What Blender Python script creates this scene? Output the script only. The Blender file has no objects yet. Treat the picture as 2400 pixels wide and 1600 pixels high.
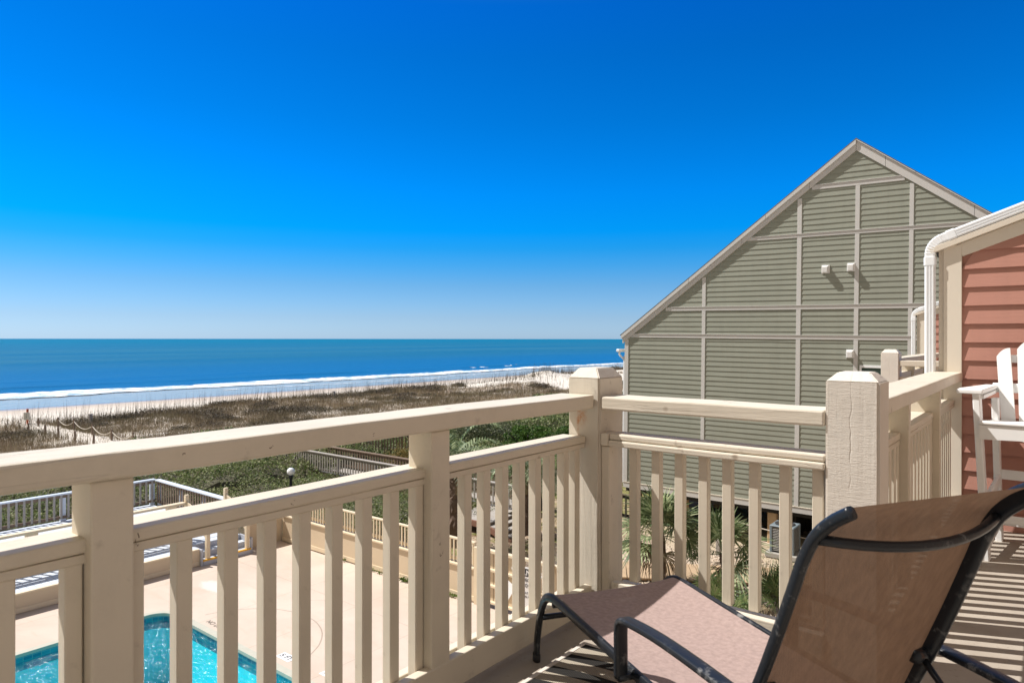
import bpy, bmesh, math, random
import numpy as np
from mathutils import Vector, Matrix, noise as mn
PI = math.pi
R = math.radians
rnd = random.Random(7)
rng = np.random.default_rng(11)
scene = bpy.context.scene
COL = scene.collection

# ------------------------------------------------------------------ camera
CAM_H = 1.27
cd = bpy.data.cameras.new("camera")
cam = bpy.data.objects.new("camera", cd)
COL.objects.link(cam)
cd.sensor_width = 36.0
cd.lens = 24.0
cd.shift_y = -0.0025
cd.clip_start = 0.05
cd.clip_end = 60000
cd.dof.use_dof = True
cd.dof.focus_distance = 4.5
cd.dof.aperture_fstop = 8.0
cam.location = (0, 0, CAM_H)
cam.rotation_euler = (R(90), R(-0.05), R(38.4))
scene.camera = cam

# ------------------------------------------------------------------ sky + sun
SUN = Vector((-0.69, -0.30, 1.0)).normalized()
w = bpy.data.worlds.new("World")
scene.world = w
w.use_nodes = True
nt = w.node_tree
nt.nodes.clear()
def wn(t, **k):
    n = nt.nodes.new(t)
    for a, b in k.items(): setattr(n, a, b)
    return n
wo = wn('ShaderNodeOutputWorld')
bg = wn('ShaderNodeBackground')
bg.inputs[1].default_value = 0.10
sky = wn('ShaderNodeTexSky', sky_type='NISHITA', sun_disc=False)
sky.sun_elevation = math.asin(SUN.z)
sky.sun_rotation = math.atan2(SUN.x, SUN.y)
sky.air_density = 1.0
sky.dust_density = 0.35
sky.ozone_density = 3.0
# strongly saturated tint low over the sea; plainer tint added overhead for neutral fill
hs = wn('ShaderNodeHueSaturation')
hs.inputs['Hue'].default_value = 0.5
hs.inputs['Saturation'].default_value = 1.0
hs.inputs['Value'].default_value = 1.0
nt.links.new(sky.outputs[0], hs.inputs['Color'])
tc = wn('ShaderNodeTexCoord')
sp = wn('ShaderNodeSeparateXYZ')
nt.links.new(tc.outputs['Generated'], sp.inputs[0])
tint = wn('ShaderNodeValToRGB')
nt.links.new(sp.outputs['Z'], tint.inputs[0])
cr = tint.color_ramp
SKYSTOPS = [(0.0, (0.56, 0.845, 1.46)), (0.03, (0.4635, 0.6906, 1.1541)), (0.0764, (0.2895, 0.6064, 1.0094)), (0.105, (0.1419, 0.5912, 1.0567)), (0.13, (0.0407, 0.5818, 1.1144)), (0.155, (0.0019, 0.6007, 1.2402)), (0.205, (0.0009, 0.5894, 1.3055)), (0.3, (0.0009, 0.5156, 1.1428)), (0.38, (0.0009, 0.4721, 1.0974)), (0.44, (0.0009, 0.4531, 1.1645)), (0.62, (0.6, 0.85, 1.0)), (0.8, (1.1, 1.0, 0.88)), (1.0, (1.15, 1.0, 0.85))]
while len(cr.elements) < len(SKYSTOPS): cr.elements.new(0.5)
for e, (p, c_) in zip(cr.elements, SKYSTOPS):
    e.position = p; e.color = (*c_, 1)
mul = wn('ShaderNodeMix', data_type='RGBA', blend_type='MULTIPLY')
mul.clamp_result = False
mul.inputs[0].default_value = 1.0
nt.links.new(hs.outputs[0], mul.inputs[6])
# pale tone added to the unseen sky behind the camera to warm shade fill
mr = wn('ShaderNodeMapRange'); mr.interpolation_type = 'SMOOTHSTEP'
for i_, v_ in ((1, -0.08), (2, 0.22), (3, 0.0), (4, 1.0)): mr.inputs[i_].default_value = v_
nt.links.new(sp.outputs['Y'], mr.inputs[0])
nt.links.new(tint.outputs[0], mul.inputs[7])
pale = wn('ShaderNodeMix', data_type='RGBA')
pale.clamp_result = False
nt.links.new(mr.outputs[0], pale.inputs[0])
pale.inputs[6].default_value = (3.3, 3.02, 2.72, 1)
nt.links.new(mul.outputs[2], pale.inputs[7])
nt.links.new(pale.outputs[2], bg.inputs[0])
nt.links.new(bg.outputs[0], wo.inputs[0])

sl = bpy.data.lights.new("sun", 'SUN')
sl.energy = 5.0
sl.angle = R(0.53)
sl.color = (1.0, 0.962, 0.915)
so = bpy.data.objects.new("sun", sl)
COL.objects.link(so)
so.rotation_euler = (-SUN).to_track_quat('-Z', 'Y').to_euler()
so.location = (0, 0, 40)

vs = scene.view_settings
scene.display_settings.display_device = 'sRGB'
vs.view_transform = 'Standard'
vs.look = 'None'
vs.exposure = 0.38
vs.gamma = 1.0
vs.use_curve_mapping = False
scene.cycles.max_bounces = 8
scene.cycles.transparent_max_bounces = 12
scene.cycles.sample_clamp_indirect = 6.0
scene.cycles.caustics_reflective = False
scene.cycles.caustics_refractive = False

# ------------------------------------------------------------------ material helper
class M:
    def __init__(s, name, rough=0.6, spec=0.3):
        s.m = bpy.data.materials.new(name)
        s.m.use_nodes = True
        s.t = s.m.node_tree
        s.b = s.t.nodes['Principled BSDF']
        s.o = s.t.nodes['Material Output']
        s.b.inputs['Roughness'].default_value = rough
        s.b.inputs['Specular IOR Level'].default_value = spec
        s.tc = s.t.nodes.new('ShaderNodeTexCoord')
    def n(s, t, **k):
        n = s.t.nodes.new(t)
        for a, b in k.items(): setattr(n, a, b)
        return n
    def l(s, a, b): s.t.links.new(a, b)
    def coord(s, scale=(1, 1, 1), src='Object', loc=(0, 0, 0)):
        mp = s.n('ShaderNodeMapping')
        mp.inputs['Scale'].default_value = scale
        mp.inputs['Location'].default_value = loc
        s.l(s.tc.outputs[src], mp.inputs[0])
        return mp.outputs[0]
    def noise(s, scale, vec=None, detail=4, rough=0.55, dist=0.0):
        n = s.n('ShaderNodeTexNoise')
        n.inputs['Scale'].default_value = scale
        n.inputs['Detail'].default_value = detail
        n.inputs['Roughness'].default_value = rough
        n.inputs['Distortion'].default_value = dist
        s.l(vec if vec is not None else s.tc.outputs['Object'], n.inputs['Vector'])
        return n.outputs[0]
    def ramp(s, fac, stops, interp='LINEAR'):
        r = s.n('ShaderNodeValToRGB')
        r.color_ramp.interpolation = interp
        while len(r.color_ramp.elements) < len(stops): r.color_ramp.elements.new(0.5)
        for e, (p, c_) in zip(r.color_ramp.elements, stops):
            e.position = p
            e.color = (c_, c_, c_, 1) if isinstance(c_, (int, float)) else (*c_, 1)
        s.l(fac, r.inputs[0])
        return r.outputs[0]
    def mix(s, fac, a, b, mode='MIX'):
        n = s.n('ShaderNodeMix', data_type='RGBA', blend_type=mode)
        for v, i in ((fac, 0), (a, 6), (b, 7)):
            if isinstance(v, (int, float)): n.inputs[i].default_value = v if i == 0 else (v, v, v, 1)
            elif isinstance(v, tuple): n.inputs[i].default_value = (*v, 1)
            else: s.l(v, n.inputs[i])
        return n.outputs[2]
    def math(s, op, a, b=None, c=None, clamp=False):
        n = s.n('ShaderNodeMath', operation=op)
        n.use_clamp = clamp
        for v, i in ((a, 0), (b, 1), (c, 2)):
            if v is None: continue
            if isinstance(v, (int, float)): n.inputs[i].default_value = v
            else: s.l(v, n.inputs[i])
        return n.outputs[0]
    def bump(s, h, strength, dist=0.01):
        b = s.n('ShaderNodeBump')
        b.inputs['Strength'].default_value = strength
        b.inputs['Distance'].default_value = dist
        s.l(h, b.inputs['Height'])
        prev = s.b.inputs['Normal'].links
        if prev: s.l(prev[0].from_socket, b.inputs['Normal'])
        s.l(b.outputs[0], s.b.inputs['Normal'])
        return b
    def base(s, c_):
        if isinstance(c_, tuple): s.b.inputs['Base Color'].default_value = (*c_, 1)
        else: s.l(c_, s.b.inputs['Base Color'])
        return s.m

def painted(name, color, axis, gs=1.0, strength=0.35, dirt=0.25, rough=0.5, cracks=True, saw=0.0, extra=None):
    """painted timber with grain along the axis"""
    m = M(name, rough, 0.35)
    sc = [38 * gs] * 3
    sc['xyz'.index(axis)] = 2.2 * gs
    v = m.coord(tuple(sc))
    g = m.noise(1.0, v, 5, 0.6, 0.6)
    m.bump(g, strength, 0.0035)
    if saw:
        sc2 = [22.0] * 3
        sc2['xyz'.index(axis)] = 150.0
        m.bump(m.noise(1.0, m.coord(tuple(sc2)), 3, 0.6, 0.3), saw, 0.004)
    c = m.mix(m.ramp(m.noise(2.3, None, 5), [(0.35, 0.0), (0.75, 1.0)]), color, tuple(k * 0.90 for k in color))
    if cracks:
        sc3 = [26.0] * 3
        sc3['xyz'.index(axis)] = 1.1
        ck = m.noise(1.0, m.coord(tuple(sc3), loc=(3.3, 1.7, 5.1)), 3, 0.5, 0.3)
        line = m.ramp(ck, [(0.490, 0), (0.499, 1), (0.501, 1), (0.510, 0)])
        mask = m.ramp(m.noise(1.3, m.coord(loc=(7, 2, 1)), 2), [(0.50, 0), (0.60, 1)])
        lm = m.math('MULTIPLY', line, mask)
        c = m.mix(m.math('MULTIPLY', lm, 0.6), c, tuple(k * 0.35 for k in color))
        m.bump(m.math('SUBTRACT', 1.0, lm), 0.5, 0.003)
    sp_ = m.ramp(m.noise(9.0, m.coord(loc=(1, 9, 4)), 4, 0.7), [(0.63, 0), (0.72, 1)])
    c = m.mix(m.math('MULTIPLY', sp_, dirt), c, (0.20, 0.16, 0.12))
    gr = m.ramp(m.noise(1.0, m.coord((5, 5, 5), loc=(2, 8, 3)), 6, 0.75), [(0.50, 0), (0.72, 1)])
    c = m.mix(m.math('MULTIPLY', gr, 0.22), c, tuple(k * 0.62 for k in color))
    # rare knots
    vo = m.n('ShaderNodeTexVoronoi')
    vo.inputs['Scale'].default_value = 5.0
    m.l(m.coord(), vo.inputs['Vector'])
    kn = m.ramp(vo.outputs['Distance'], [(0.03, 1), (0.085, 0)])
    c = m.mix(m.math('MULTIPLY', kn, 0.6), c, (0.20, 0.13, 0.08))
    if extra: c = extra(m, c)
    m.base(c)
    return m.m
def rust_extra(m, c):
    sep = m.n('ShaderNodeSeparateXYZ'); m.l(m.tc.outputs['Object'], sep.inputs[0])
    def gauss(v, c0, w_):
        d = m.math('DIVIDE', m.math('SUBTRACT', v, c0), w_)
        return m.math('EXPONENT', m.math('MULTIPLY', m.math('MULTIPLY', d, d), -1.0))
    front = m.math('LESS_THAN', sep.outputs[1], -.09)
    a = m.math('MULTIPLY', gauss(sep.outputs[0], -.012, .024), gauss(sep.outputs[2], .915, .035))
    b = m.math('MULTIPLY', m.math('MULTIPLY', gauss(sep.outputs[0], -.03, .006), gauss(sep.outputs[2], .87, .06)), .7)
    t = m.math('MULTIPLY', m.math('ADD', a, b), front)
    t = m.math('MULTIPLY', t, m.ramp(m.noise(45, None, 4, .7), [(.35, 0.1), (.6, 1)]), clamp=True)
    return m.mix(m.math('MULTIPLY', t, .85), c, (0.45, 0.15, 0.02))
def crack_extra(m, c):
    sep = m.n('ShaderNodeSeparateXYZ'); m.l(m.tc.outputs['Object'], sep.inputs[0])
    wob = m.math('MULTIPLY', m.math('SUBTRACT', m.noise(1.0, m.coord((0, 0, 5)), 3, .6), .5), .07)
    d = m.math('ABSOLUTE', m.math('ADD', m.math('SUBTRACT', sep.outputs[0], -.002), wob))
    ln = m.ramp(d, [(.0008, 1), (.0026, 0)])
    br = m.ramp(m.noise(1.0, m.coord((1, 1, 4)), 2), [(.48, 0), (.60, 1)])
    ln = m.math('MULTIPLY', ln, br)
    m.bump(m.math('SUBTRACT', 1.0, ln), .5, .003)
    hv = m.noise(1.0, m.coord((60, 60, 240)), 3, .6, .8)
    m.bump(m.math('MULTIPLY', hv, m.noise(6, None, 3, .6)), .5, .004)
    return m.mix(m.math('MULTIPLY', ln, .22), c, (0.22, 0.18, 0.14))

def plain(name, color, rough=0.55, var=0.12, scale=6.0, bump=0.0, bscale=60.0, metal=0.0, spec=0.3):
    m = M(name, rough, spec)
    m.b.inputs['Metallic'].default_value = metal
    c = m.mix(m.noise(scale), tuple(k * (1 - var) for k in color), tuple(min(1, k * (1 + var)) for k in color))
    if bump: m.bump(m.noise(bscale), bump, 0.004)
    return m.base(c)

CREAM = (0.66, 0.59, 0.475)
cream = {a: painted('cream_paint_' + a, CREAM, a) for a in 'xyz'}
cream_old = {a: painted('cream_old_paint_' + a, (0.67, 0.605, 0.50), a, 0.8, 0.9, 0.5, 0.6, True, 0.0) for a in 'xyz'}
post_paint = painted('rough_sawn_post_paint', (0.70, 0.645, 0.57), 'z', 0.7, 0.6, 0.2, 0.65, True, 0.28, crack_extra)
trim_cream = plain('cream_trim_board', (0.66, 0.595, 0.50), 0.6, 0.04, 3, 0.15, 120)
white_alu = plain('white_downspout_metal', (0.80, 0.82, 0.84), 0.35, 0.03, 5, spec=0.5)
white_poly = plain('white_polymer_board', (0.84, 0.84, 0.83), 0.42, 0.03, 8, 0.05, 200, spec=0.4)
vent_white = plain('vent_plastic', (0.74, 0.74, 0.73), 0.5, 0.08, 30)
grey_trim = plain('grey_trim_board', (0.55, 0.54, 0.525), 0.6, 0.05, 2, 0.1, 60)
roof_mat = plain('grey_shingle', (0.10, 0.105, 0.11), 0.9, 0.35, 9, 0.4, 40)
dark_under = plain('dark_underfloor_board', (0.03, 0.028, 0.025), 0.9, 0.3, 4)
brown_wood = plain('weathered_brown_timber', (0.20, 0.145, 0.105), 0.8, 0.35, 5, 0.4, 30)
grey_wood = plain('silvered_timber', (0.36, 0.33, 0.30), 0.8, 0.25, 6, 0.4, 30)
pale_grey_wood = plain('pale_painted_boards', (0.60, 0.66, 0.74), 0.6, 0.10, 4, 0.2, 30)
rail_blue_white = plain('pale_blue_white_cap', (0.62, 0.68, 0.76), 0.5, 0.06, 4)
pile_wood = plain('raw_pine_pile', (0.50, 0.36, 0.22), 0.75, 0.22, 5, 0.3, 25)
bark = plain('palm_trunk_bark', (0.15, 0.105, 0.08), 0.95, 0.5, 14, 1.0, 25)
dark_bark = plain('dark_trunk_bark', (0.05, 0.045, 0.045), 0.95, 0.4, 10, 0.8, 18)
rope_mat = plain('pale_rope_fibre', (0.52, 0.47, 0.40), 0.8, 0.15, 30)
black_metal = plain('black_lamp_metal', (0.02, 0.025, 0.03), 0.45, 0.2, 8)
globe_mat = plain('white_globe_glass', (0.85, 0.85, 0.86), 0.25, 0.02, 3, spec=0.5)
pool_wall_mat = plain('beige_pool_wall_board', (0.60, 0.49, 0.35), 0.7, 0.08, 1.5, 0.1, 30)
cream_fence = plain('cream_fence_paint', (0.68, 0.57, 0.41), 0.6, 0.10, 4, 0.15, 30)
yellow_paint = plain('yellow_safety_paint', (0.75, 0.42, 0.05), 0.6, 0.12, 10)
step_grey = plain('grey_step_boards', (0.42, 0.44, 0.50), 0.7, 0.10, 6)
rubber = plain('worn_black_rubber', (0.03, 0.03, 0.032), 0.7, 0.3, 10)

def siding_mat(name, color, gx):
    m = M(name, 0.6, 0.25)
    g = m.noise(1.0, m.coord((3.0 * gx, 3.0 * gx, 70)), 5, 0.65, 0.8)
    m.bump(g, 0.35, 0.003)
    c = m.mix(m.noise(1.5), tuple(k * 0.90 for k in color), tuple(k * 1.07 for k in color))
    st = m.ramp(m.noise(1.0, m.coord((5, 5, .35)), 4, .6), [(.48, 0), (.75, 1)])
    c = m.mix(m.math('MULTIPLY', st, .22), c, tuple(k * 0.62 for k in color))
    m.base(c)
    return m.m
green_siding = siding_mat('sage_green_lap_siding', (0.285, 0.298, 0.248), 0.6)
pink_siding = siding_mat('salmon_lap_siding', (0.44, 0.22, 0.17), 1.0)

def tube_paint():
    m = M('worn_blue_black_tube', 0.36, 0.35)
    wear = m.ramp(m.noise(24, None, 6, 0.7), [(0.56, 0), (0.66, 1)])
    wear2 = m.ramp(m.noise(5, None, 3), [(0.4, 0), (0.7, 1)])
    f = m.math('MULTIPLY', wear, wear2)
    c = m.mix(f, (0.012, 0.015, 0.020), (0.20, 0.20, 0.20))
    rust = m.ramp(m.noise(11, m.coord(loc=(5, 5, 5)), 4), [(0.70, 0), (0.76, 1)])
    c = m.mix(m.math('MULTIPLY', rust, 0.7), c, (0.14, 0.06, 0.03))
    m.base(c)
    m.l(m.math('MULTIPLY_ADD', f, 0.35, 0.32), m.b.inputs['Roughness'])
    m.bump(m.noise(90), 0.15, 0.002)
    return m.m
tube_mat = tube_paint()

def sling(name, color, transl):
    """woven vinyl sling: rows of thread, lets some light through"""
    m = M(name, 0.75, 0.2)
    v = m.tc.outputs['UV']
    sep = m.n('ShaderNodeSeparateXYZ'); m.l(v, sep.inputs[0])
    a = m.math('SINE', m.math('MULTIPLY', sep.outputs[0], 560))
    b = m.math('SINE', m.math('MULTIPLY', sep.outputs[1], 1500))
    wv = m.math('MULTIPLY_ADD', m.math('MULTIPLY', a, b), 0.5, 0.5)
    n1 = m.noise(160, None, 2)
    streak = m.noise(1.0, m.coord((60, 60, 3)), 4, 0.6)
    c = m.mix(m.math('MULTIPLY', wv, 0.85), color, tuple(k * 0.72 for k in color))
    c = m.mix(m.math('MULTIPLY', n1, 0.35), c, tuple(min(1, k * 1.25) for k in color))
    c = m.mix(m.math('MULTIPLY', m.ramp(streak, [(0.35, 0), (0.7, 1)]), 0.6), c, tuple(k * 0.6 for k in color))
    m.base(c)
    m.bump(wv, 0.6, 0.0015)
    tr = m.n('ShaderNodeBsdfTranslucent')
    m.l(c, tr.inputs[0])
    mx = m.n('ShaderNodeMixShader'); mx.inputs[0].default_value = transl
    m.l(m.b.outputs[0], mx.inputs[1]); m.l(tr.outputs[0], mx.inputs[2])
    hole = m.n('ShaderNodeBsdfTransparent')
    mh = m.n('ShaderNodeMixShader'); mh.inputs[0].default_value = .03
    m.l(mx.outputs[0], mh.inputs[1]); m.l(hole.outputs[0], mh.inputs[2])
    m.l(mh.outputs[0], m.o.inputs[0])
    return m.m
sling_seat = sling('pinkish_brown_sling_seat', (0.50, 0.37, 0.335), 0.12)
sling_back_shaded = sling('shaded_brown_sling_back', (0.205, 0.122, 0.075), 0.20)  # darker copy of the seat sling; the rear side's shade is in the colour

# ------------------------------------------------------------------ mesh helpers
def mesh_obj(name, bm, mat, parent=None, origin=(0, 0, 0), smooth=False):
    me = bpy.data.meshes.new(name)
    ov = Vector(origin)
    if parent is not None: ov = ov if origin != (0, 0, 0) else Vector(parent.location) + (Vector(parent.parent.location) if parent.parent else Vector((0, 0, 0)))
    if ov.length > 0: bmesh.ops.translate(bm, verts=bm.verts, vec=-ov)
    bmesh.ops.recalc_face_normals(bm, faces=bm.faces)
    bm.to_mesh(me); bm.free()
    if smooth:
        for p in me.polygons: p.use_smooth = True
    if mat is not None: me.materials.append(mat)
    o = bpy.data.objects.new(name, me)
    COL.objects.link(o)
    if parent is not None:
        o.parent = parent
        # parents hold no rotation, so the child sits at the parent's world origin
        o.location = (0, 0, 0)
    else:
        o.location = ov
    return o

def tag(o, label=None, cat=None, group=None, kind=None):
    if label: o['label'] = label
    if cat: o['category'] = cat
    if group: o['group'] = group
    if kind: o['kind'] = kind
    return o

def thing(name, loc, label, cat, group=None):
    o = bpy.data.objects.new(name, None)
    COL.objects.link(o)
    o.location = loc
    o.empty_display_size = 0.2
    return tag(o, label, cat, group)

def box(bm, x0, x1, y0, y1, z0, z1, bev=0.0, mtx=None, seg=1):
    r = bmesh.ops.create_cube(bm, size=1.0)
    vs_ = r['verts']
    for v in vs_:
        v.co = Vector((x0 + (v.co.x + .5) * (x1 - x0), y0 + (v.co.y + .5) * (y1 - y0), z0 + (v.co.z + .5) * (z1 - z0)))
    if bev > 0:
        es = list({e for v in vs_ for e in v.link_edges})
        rr = bmesh.ops.bevel(bm, geom=es, offset=bev, segments=seg, affect='EDGES', profile=0.5)
        vs_ = list({v for f in rr['faces'] for v in f.verts} | {v for v in vs_ if v.is_valid})
    if mtx is not None:
        bmesh.ops.transform(bm, matrix=mtx, verts=[v for v in vs_ if v.is_valid])
    return vs_

def BX(name, mat, parent, *bxs, bev=0.004, seg=1, smooth=False):
    bm = bmesh.new()
    for b in bxs: box(bm, *b, bev=bev, seg=seg)
    return mesh_obj(name, bm, mat, parent, smooth=smooth)

def long_board(name, mat, parent, x0, x1, y0, y1, z0, z1, axis, bev=0.006, warp=0.002, step=0.12):
    """a board cut into short lengths and slightly warped, so edges are not ruler straight"""
    bm = bmesh.new()
    box(bm, x0, x1, y0, y1, z0, z1, bev=bev, seg=2)
    i = 'xyz'.index(axis)
    lo, hi = ((x0, x1), (y0, y1), (z0, z1))[i]
    n = max(1, int((hi - lo) / step))
    no = [0, 0, 0]; no[i] = 1
    for k in range(1, n):
        co = [0, 0, 0]; co[i] = lo + (hi - lo) * k / n
        bmesh.ops.bisect_plane(bm, geom=bm.verts[:] + bm.edges[:] + bm.faces[:], plane_co=co, plane_no=no)
    sd = rnd.uniform(0, 50)
    for v in bm.verts:
        t = v.co[i] * 1.7 + sd
        for j in range(3):
            if j != i: v.co[j] += warp * (mn.noise(Vector((t, j * 7.1, 0))) + 0.6 * mn.noise(Vector((t * 5, j * 3.3, 5 * (v.co[(j + 1) % 3])))))
    return mesh_obj(name, bm, mat, parent)

def sweep(bm, pts, wdir, ww, hh, sides=10, taper=None, cap=True, power=2.6):
    """sweep a rounded rectangle ww (along wdir) by hh along pts"""
    pts = [Vector(p) for p in pts]
    rings = []
    for i, p in enumerate(pts):
        a = pts[max(0, i - 1)]; b = pts[min(len(pts) - 1, i + 1)]
        t = (b - a).normalized()
        W = Vector(wdir) if wdir is not None else (Vector((0, 0, 1)) if abs(t.z) < 0.9 else Vector((1, 0, 0)))
        W = (W - t * W.dot(t)).normalized()
        H = t.cross(W)
        s_ = taper[i] if taper else 1.0
        ring = []
        for k in range(sides):
            an = 2 * PI * (k + .5) / sides
            cx = math.copysign(abs(math.cos(an)) ** (2 / power), math.cos(an))
            sy = math.copysign(abs(math.sin(an)) ** (2 / power), math.sin(an))
            ring.append(bm.verts.new(p + W * cx * ww / 2 * s_ + H * sy * hh / 2 * s_))
        rings.append(ring)
    for a, b in zip(rings, rings[1:]):
        for k in range(sides):
            bm.faces.new((a[k], a[(k + 1) % sides], b[(k + 1) % sides], b[k]))
    if cap:
        bm.faces.new(rings[0][::-1]); bm.faces.new(rings[-1])
    return rings

def smooth_path(pts, sub=6):
    pts = [Vector(p) for p in pts]
    out = []
    for i in range(len(pts) - 1):
        p0 = pts[max(0, i - 1)]; p1 = pts[i]; p2 = pts[i + 1]; p3 = pts[min(len(pts) - 1, i + 2)]
        for k in range(sub):
            t = k / sub
            out.append(0.5 * ((2 * p1) + (-p0 + p2) * t + (2 * p0 - 5 * p1 + 4 * p2 - p3) * t * t + (-p0 + 3 * p1 - 3 * p2 + p3) * t ** 3))
    out.append(pts[-1])
    return out

def tube(bm, pts, r, sides=8, taper=None):
    return sweep(bm, pts, None, 2 * r, 2 * r, sides, taper, True, 2.0)

def lathe(bm, prof, c, seg=20):
    rings = []
    for r, z in prof:
        rings.append([bm.verts.new((c[0] + r * math.cos(2 * PI * k / seg), c[1] + r * math.sin(2 * PI * k / seg), c[2] + z)) for k in range(seg)])
    for a, b in zip(rings, rings[1:]):
        for k in range(seg): bm.faces.new((a[k], a[(k + 1) % seg], b[(k + 1) % seg], b[k]))
    bm.faces.new(rings[0][::-1]); bm.faces.new(rings[-1])

def raw_mesh(name, verts, faces_n, mat, tri=False, smooth=False, uv=None):
    """big meshes from numpy: verts (N,3); faces are consecutive runs of faces_n verts"""
    n = len(verts)
    me = bpy.data.meshes.new(name)
    me.vertices.add(n)
    me.vertices.foreach_set('co', np.asarray(verts, dtype=np.float32).ravel())
    nf = n // faces_n
    me.loops.add(n)
    me.loops.foreach_set('vertex_index', np.arange(n, dtype=np.int32))
    me.polygons.add(nf)
    me.polygons.foreach_set('loop_start', np.arange(0, n, faces_n, dtype=np.int32))
    me.update(calc_edges=True)
    me.materials.append(mat)
    o = bpy.data.objects.new(name, me)
    COL.objects.link(o)
    return o

# ================================================================== OUR BALCONY
GZ = -4.73           # ground of the pool yard
def floor_mat():
    m = M('worn_balcony_floor_coating', 0.7, 0.25)
    c = m.mix(m.ramp(m.noise(3.5, None, 6), [(0.3, 0), (0.8, 1)]), (0.33, 0.285, 0.235), (0.42, 0.37, 0.31))
    c = m.mix(m.math('MULTIPLY', m.ramp(m.noise(38, None, 3), [(0.6, 0), (0.7, 1)]), 0.35), c, (0.2, 0.165, 0.13))
    m.bump(m.noise(120), 0.2, 0.002)
    return m.base(c)
fm = floor_mat()
o = BX('balcony_floor', fm, None, (-1.86, 1.6, -4.0, 2.88, -0.24, 0.0), (-0.70, 1.6, 2.88, 7.2, -0.24, 0.0), bev=0.0)
tag(o, kind='structure')

BAL = {}
def baluster_mesh(h, wx, wy, mat):
    key = (round(h, 3), wx, wy, mat.name)
    if key not in BAL:
        bm = bmesh.new()
        box(bm, -wx / 2, wx / 2, -wy / 2, wy / 2, 0, h, bev=0.003)
        bmesh.ops.recalc_face_normals(bm, faces=bm.faces)
        me = bpy.data.meshes.new('baluster'); bm.to_mesh(me); bm.free(); me.materials.append(mat)
        BAL[key] = me
    return BAL[key]
def baluster(parent, x, y, z0, z1, wx=0.04, wy=0.04, mat=None, name='baluster', rot=0.0):
    me = baluster_mesh(z1 - z0, wx, wy, mat or cream['z'])
    o = bpy.data.objects.new(name, me)
    COL.objects.link(o)
    o.parent = parent
    o.location = Vector((x, y, z0)) - Vector(parent.location)
    o.rotation_euler = (0, 0, rot)
    return o

def rail_y(root, xi, sgn, y0, y1, posts, bals, P=cream, dz=0.0, full=True, step=0.12, pw=0.045, pd=0.118):
    """railing along Y. xi = face towards the balcony, sgn = direction of the outside (-1 = -X)"""
    X = lambda a: xi + sgn * a
    def B(name, mat, a, b, yy0, yy1, z0, z1, ax, bev=0.006, warp=0.002):
        x0, x1 = sorted((X(a), X(b)))
        return long_board(name, mat, root, x0, x1, yy0, yy1, z0 + dz, z1 + dz, ax, bev, warp, step)
    B('top_rail', P['y'], -0.012, 0.17, y0, y1, 0.955, 1.017, 'y', 0.008, 0.003)
    cuts = [y0] + [v for p in posts for v in (p - pw, p + pw)] + [y1]
    for a, b in zip(cuts[0::2], cuts[1::2]):
        if b - a < 0.03: continue
        B('middle_rail', P['y'], 0.034, 0.160, a + .001, b - .001, 0.793, 0.824, 'y', 0.006, 0.002)
        B('middle_rail_nailer', P['y'], 0.038, 0.150, a + .001, b - .001, 0.770, 0.7915, 'y', 0.003, 0.0015)
        B('bottom_rail', P['y'], 0.0, 0.038, a + .001, b - .001, 0.04, 0.147, 'y', 0.005, 0.002)
        B('bottom_rail', P['y'], 0.081, 0.118, a + .001, b - .001, 0.04, 0.128, 'y', 0.005, 0.002)
    for p in posts:
        B('post', P['z'], 0.003, pd, p - pw, p + pw, 0.0, 0.954, 'z', 0.005, 0.0015)
        for q in (p - pw - .0205, p + pw + .0205):
            baluster(root, X(0.06), q, 0.06 + dz, 0.772 + dz, 0.04, 0.036, P['z'])
    for q in bals:
        baluster(root, X(0.06), q, 0.06 + dz, 0.772 + dz, 0.04, 0.04, P['z'])

# ocean-side railing, runs past the camera
root = thing('balcony_railing', (-1.74, 2.6, 0), 'long cream timber balcony railing running along the ocean side to the corner post', 'railing')
bl = [0.825, 0.948, 1.062, 1.174, 1.288, 1.402, 1.516]
bl += [1.875, 1.983, 2.093, 2.202, 2.313, 2.413, 2.523, 2.612]
bl += [0.452, 0.335, 0.22, 0.105, -0.01, -0.125, -0.24]
bl += [-0.6 - .115 * k for k in range(20)]
rail_y(root, -1.65, -1, -3.2, 2.672, [1.6925, 0.645, -0.42, -1.47], bl)

scuff_mat = plain('bare_scuffed_wood', (0.17, 0.13, 0.10), 0.9, .4, 60)
def scuff(parent, x, y, z, r0, r1, n, seed):
    rr = random.Random(seed)
    bm = bmesh.new()
    for k in range(n):
        a0 = rr.uniform(0, 2 * PI); a1 = a0 + rr.uniform(.5, 1.3)
        q = rr.uniform(.75, 1.15)
        pts = [Vector((x, y + r0 * q * math.cos(a0 + (a1 - a0) * j / 4), z + r1 * q * math.sin(a0 + (a1 - a0) * j / 4))) for j in range(5)]
        sweep(bm, pts, (1, 0, 0), .0016, rr.uniform(.0012, .0034), 6, [.3, .9, 1, .8, .3])
    return mesh_obj('scuff_mark', bm, scuff_mat, parent)
scuff(root, -1.6530, 1.692, 0.545, .011, .022, 7, 3)
scuff(root, -1.6232, 1.02, 0.985, .006, .004, 3, 5)
scuff(root, -1.6232, 1.37, 0.978, .004, .004, 3, 8)
scuff(root, -1.6840, 1.13, 0.806, .007, .007, 4, 11)
scuff(root, -1.6840, 0.71, 0.800, .004, .016, 5, 12)
scuff(root, -1.6232, 0.79, 0.992, .004, .005, 3, 14)
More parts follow.
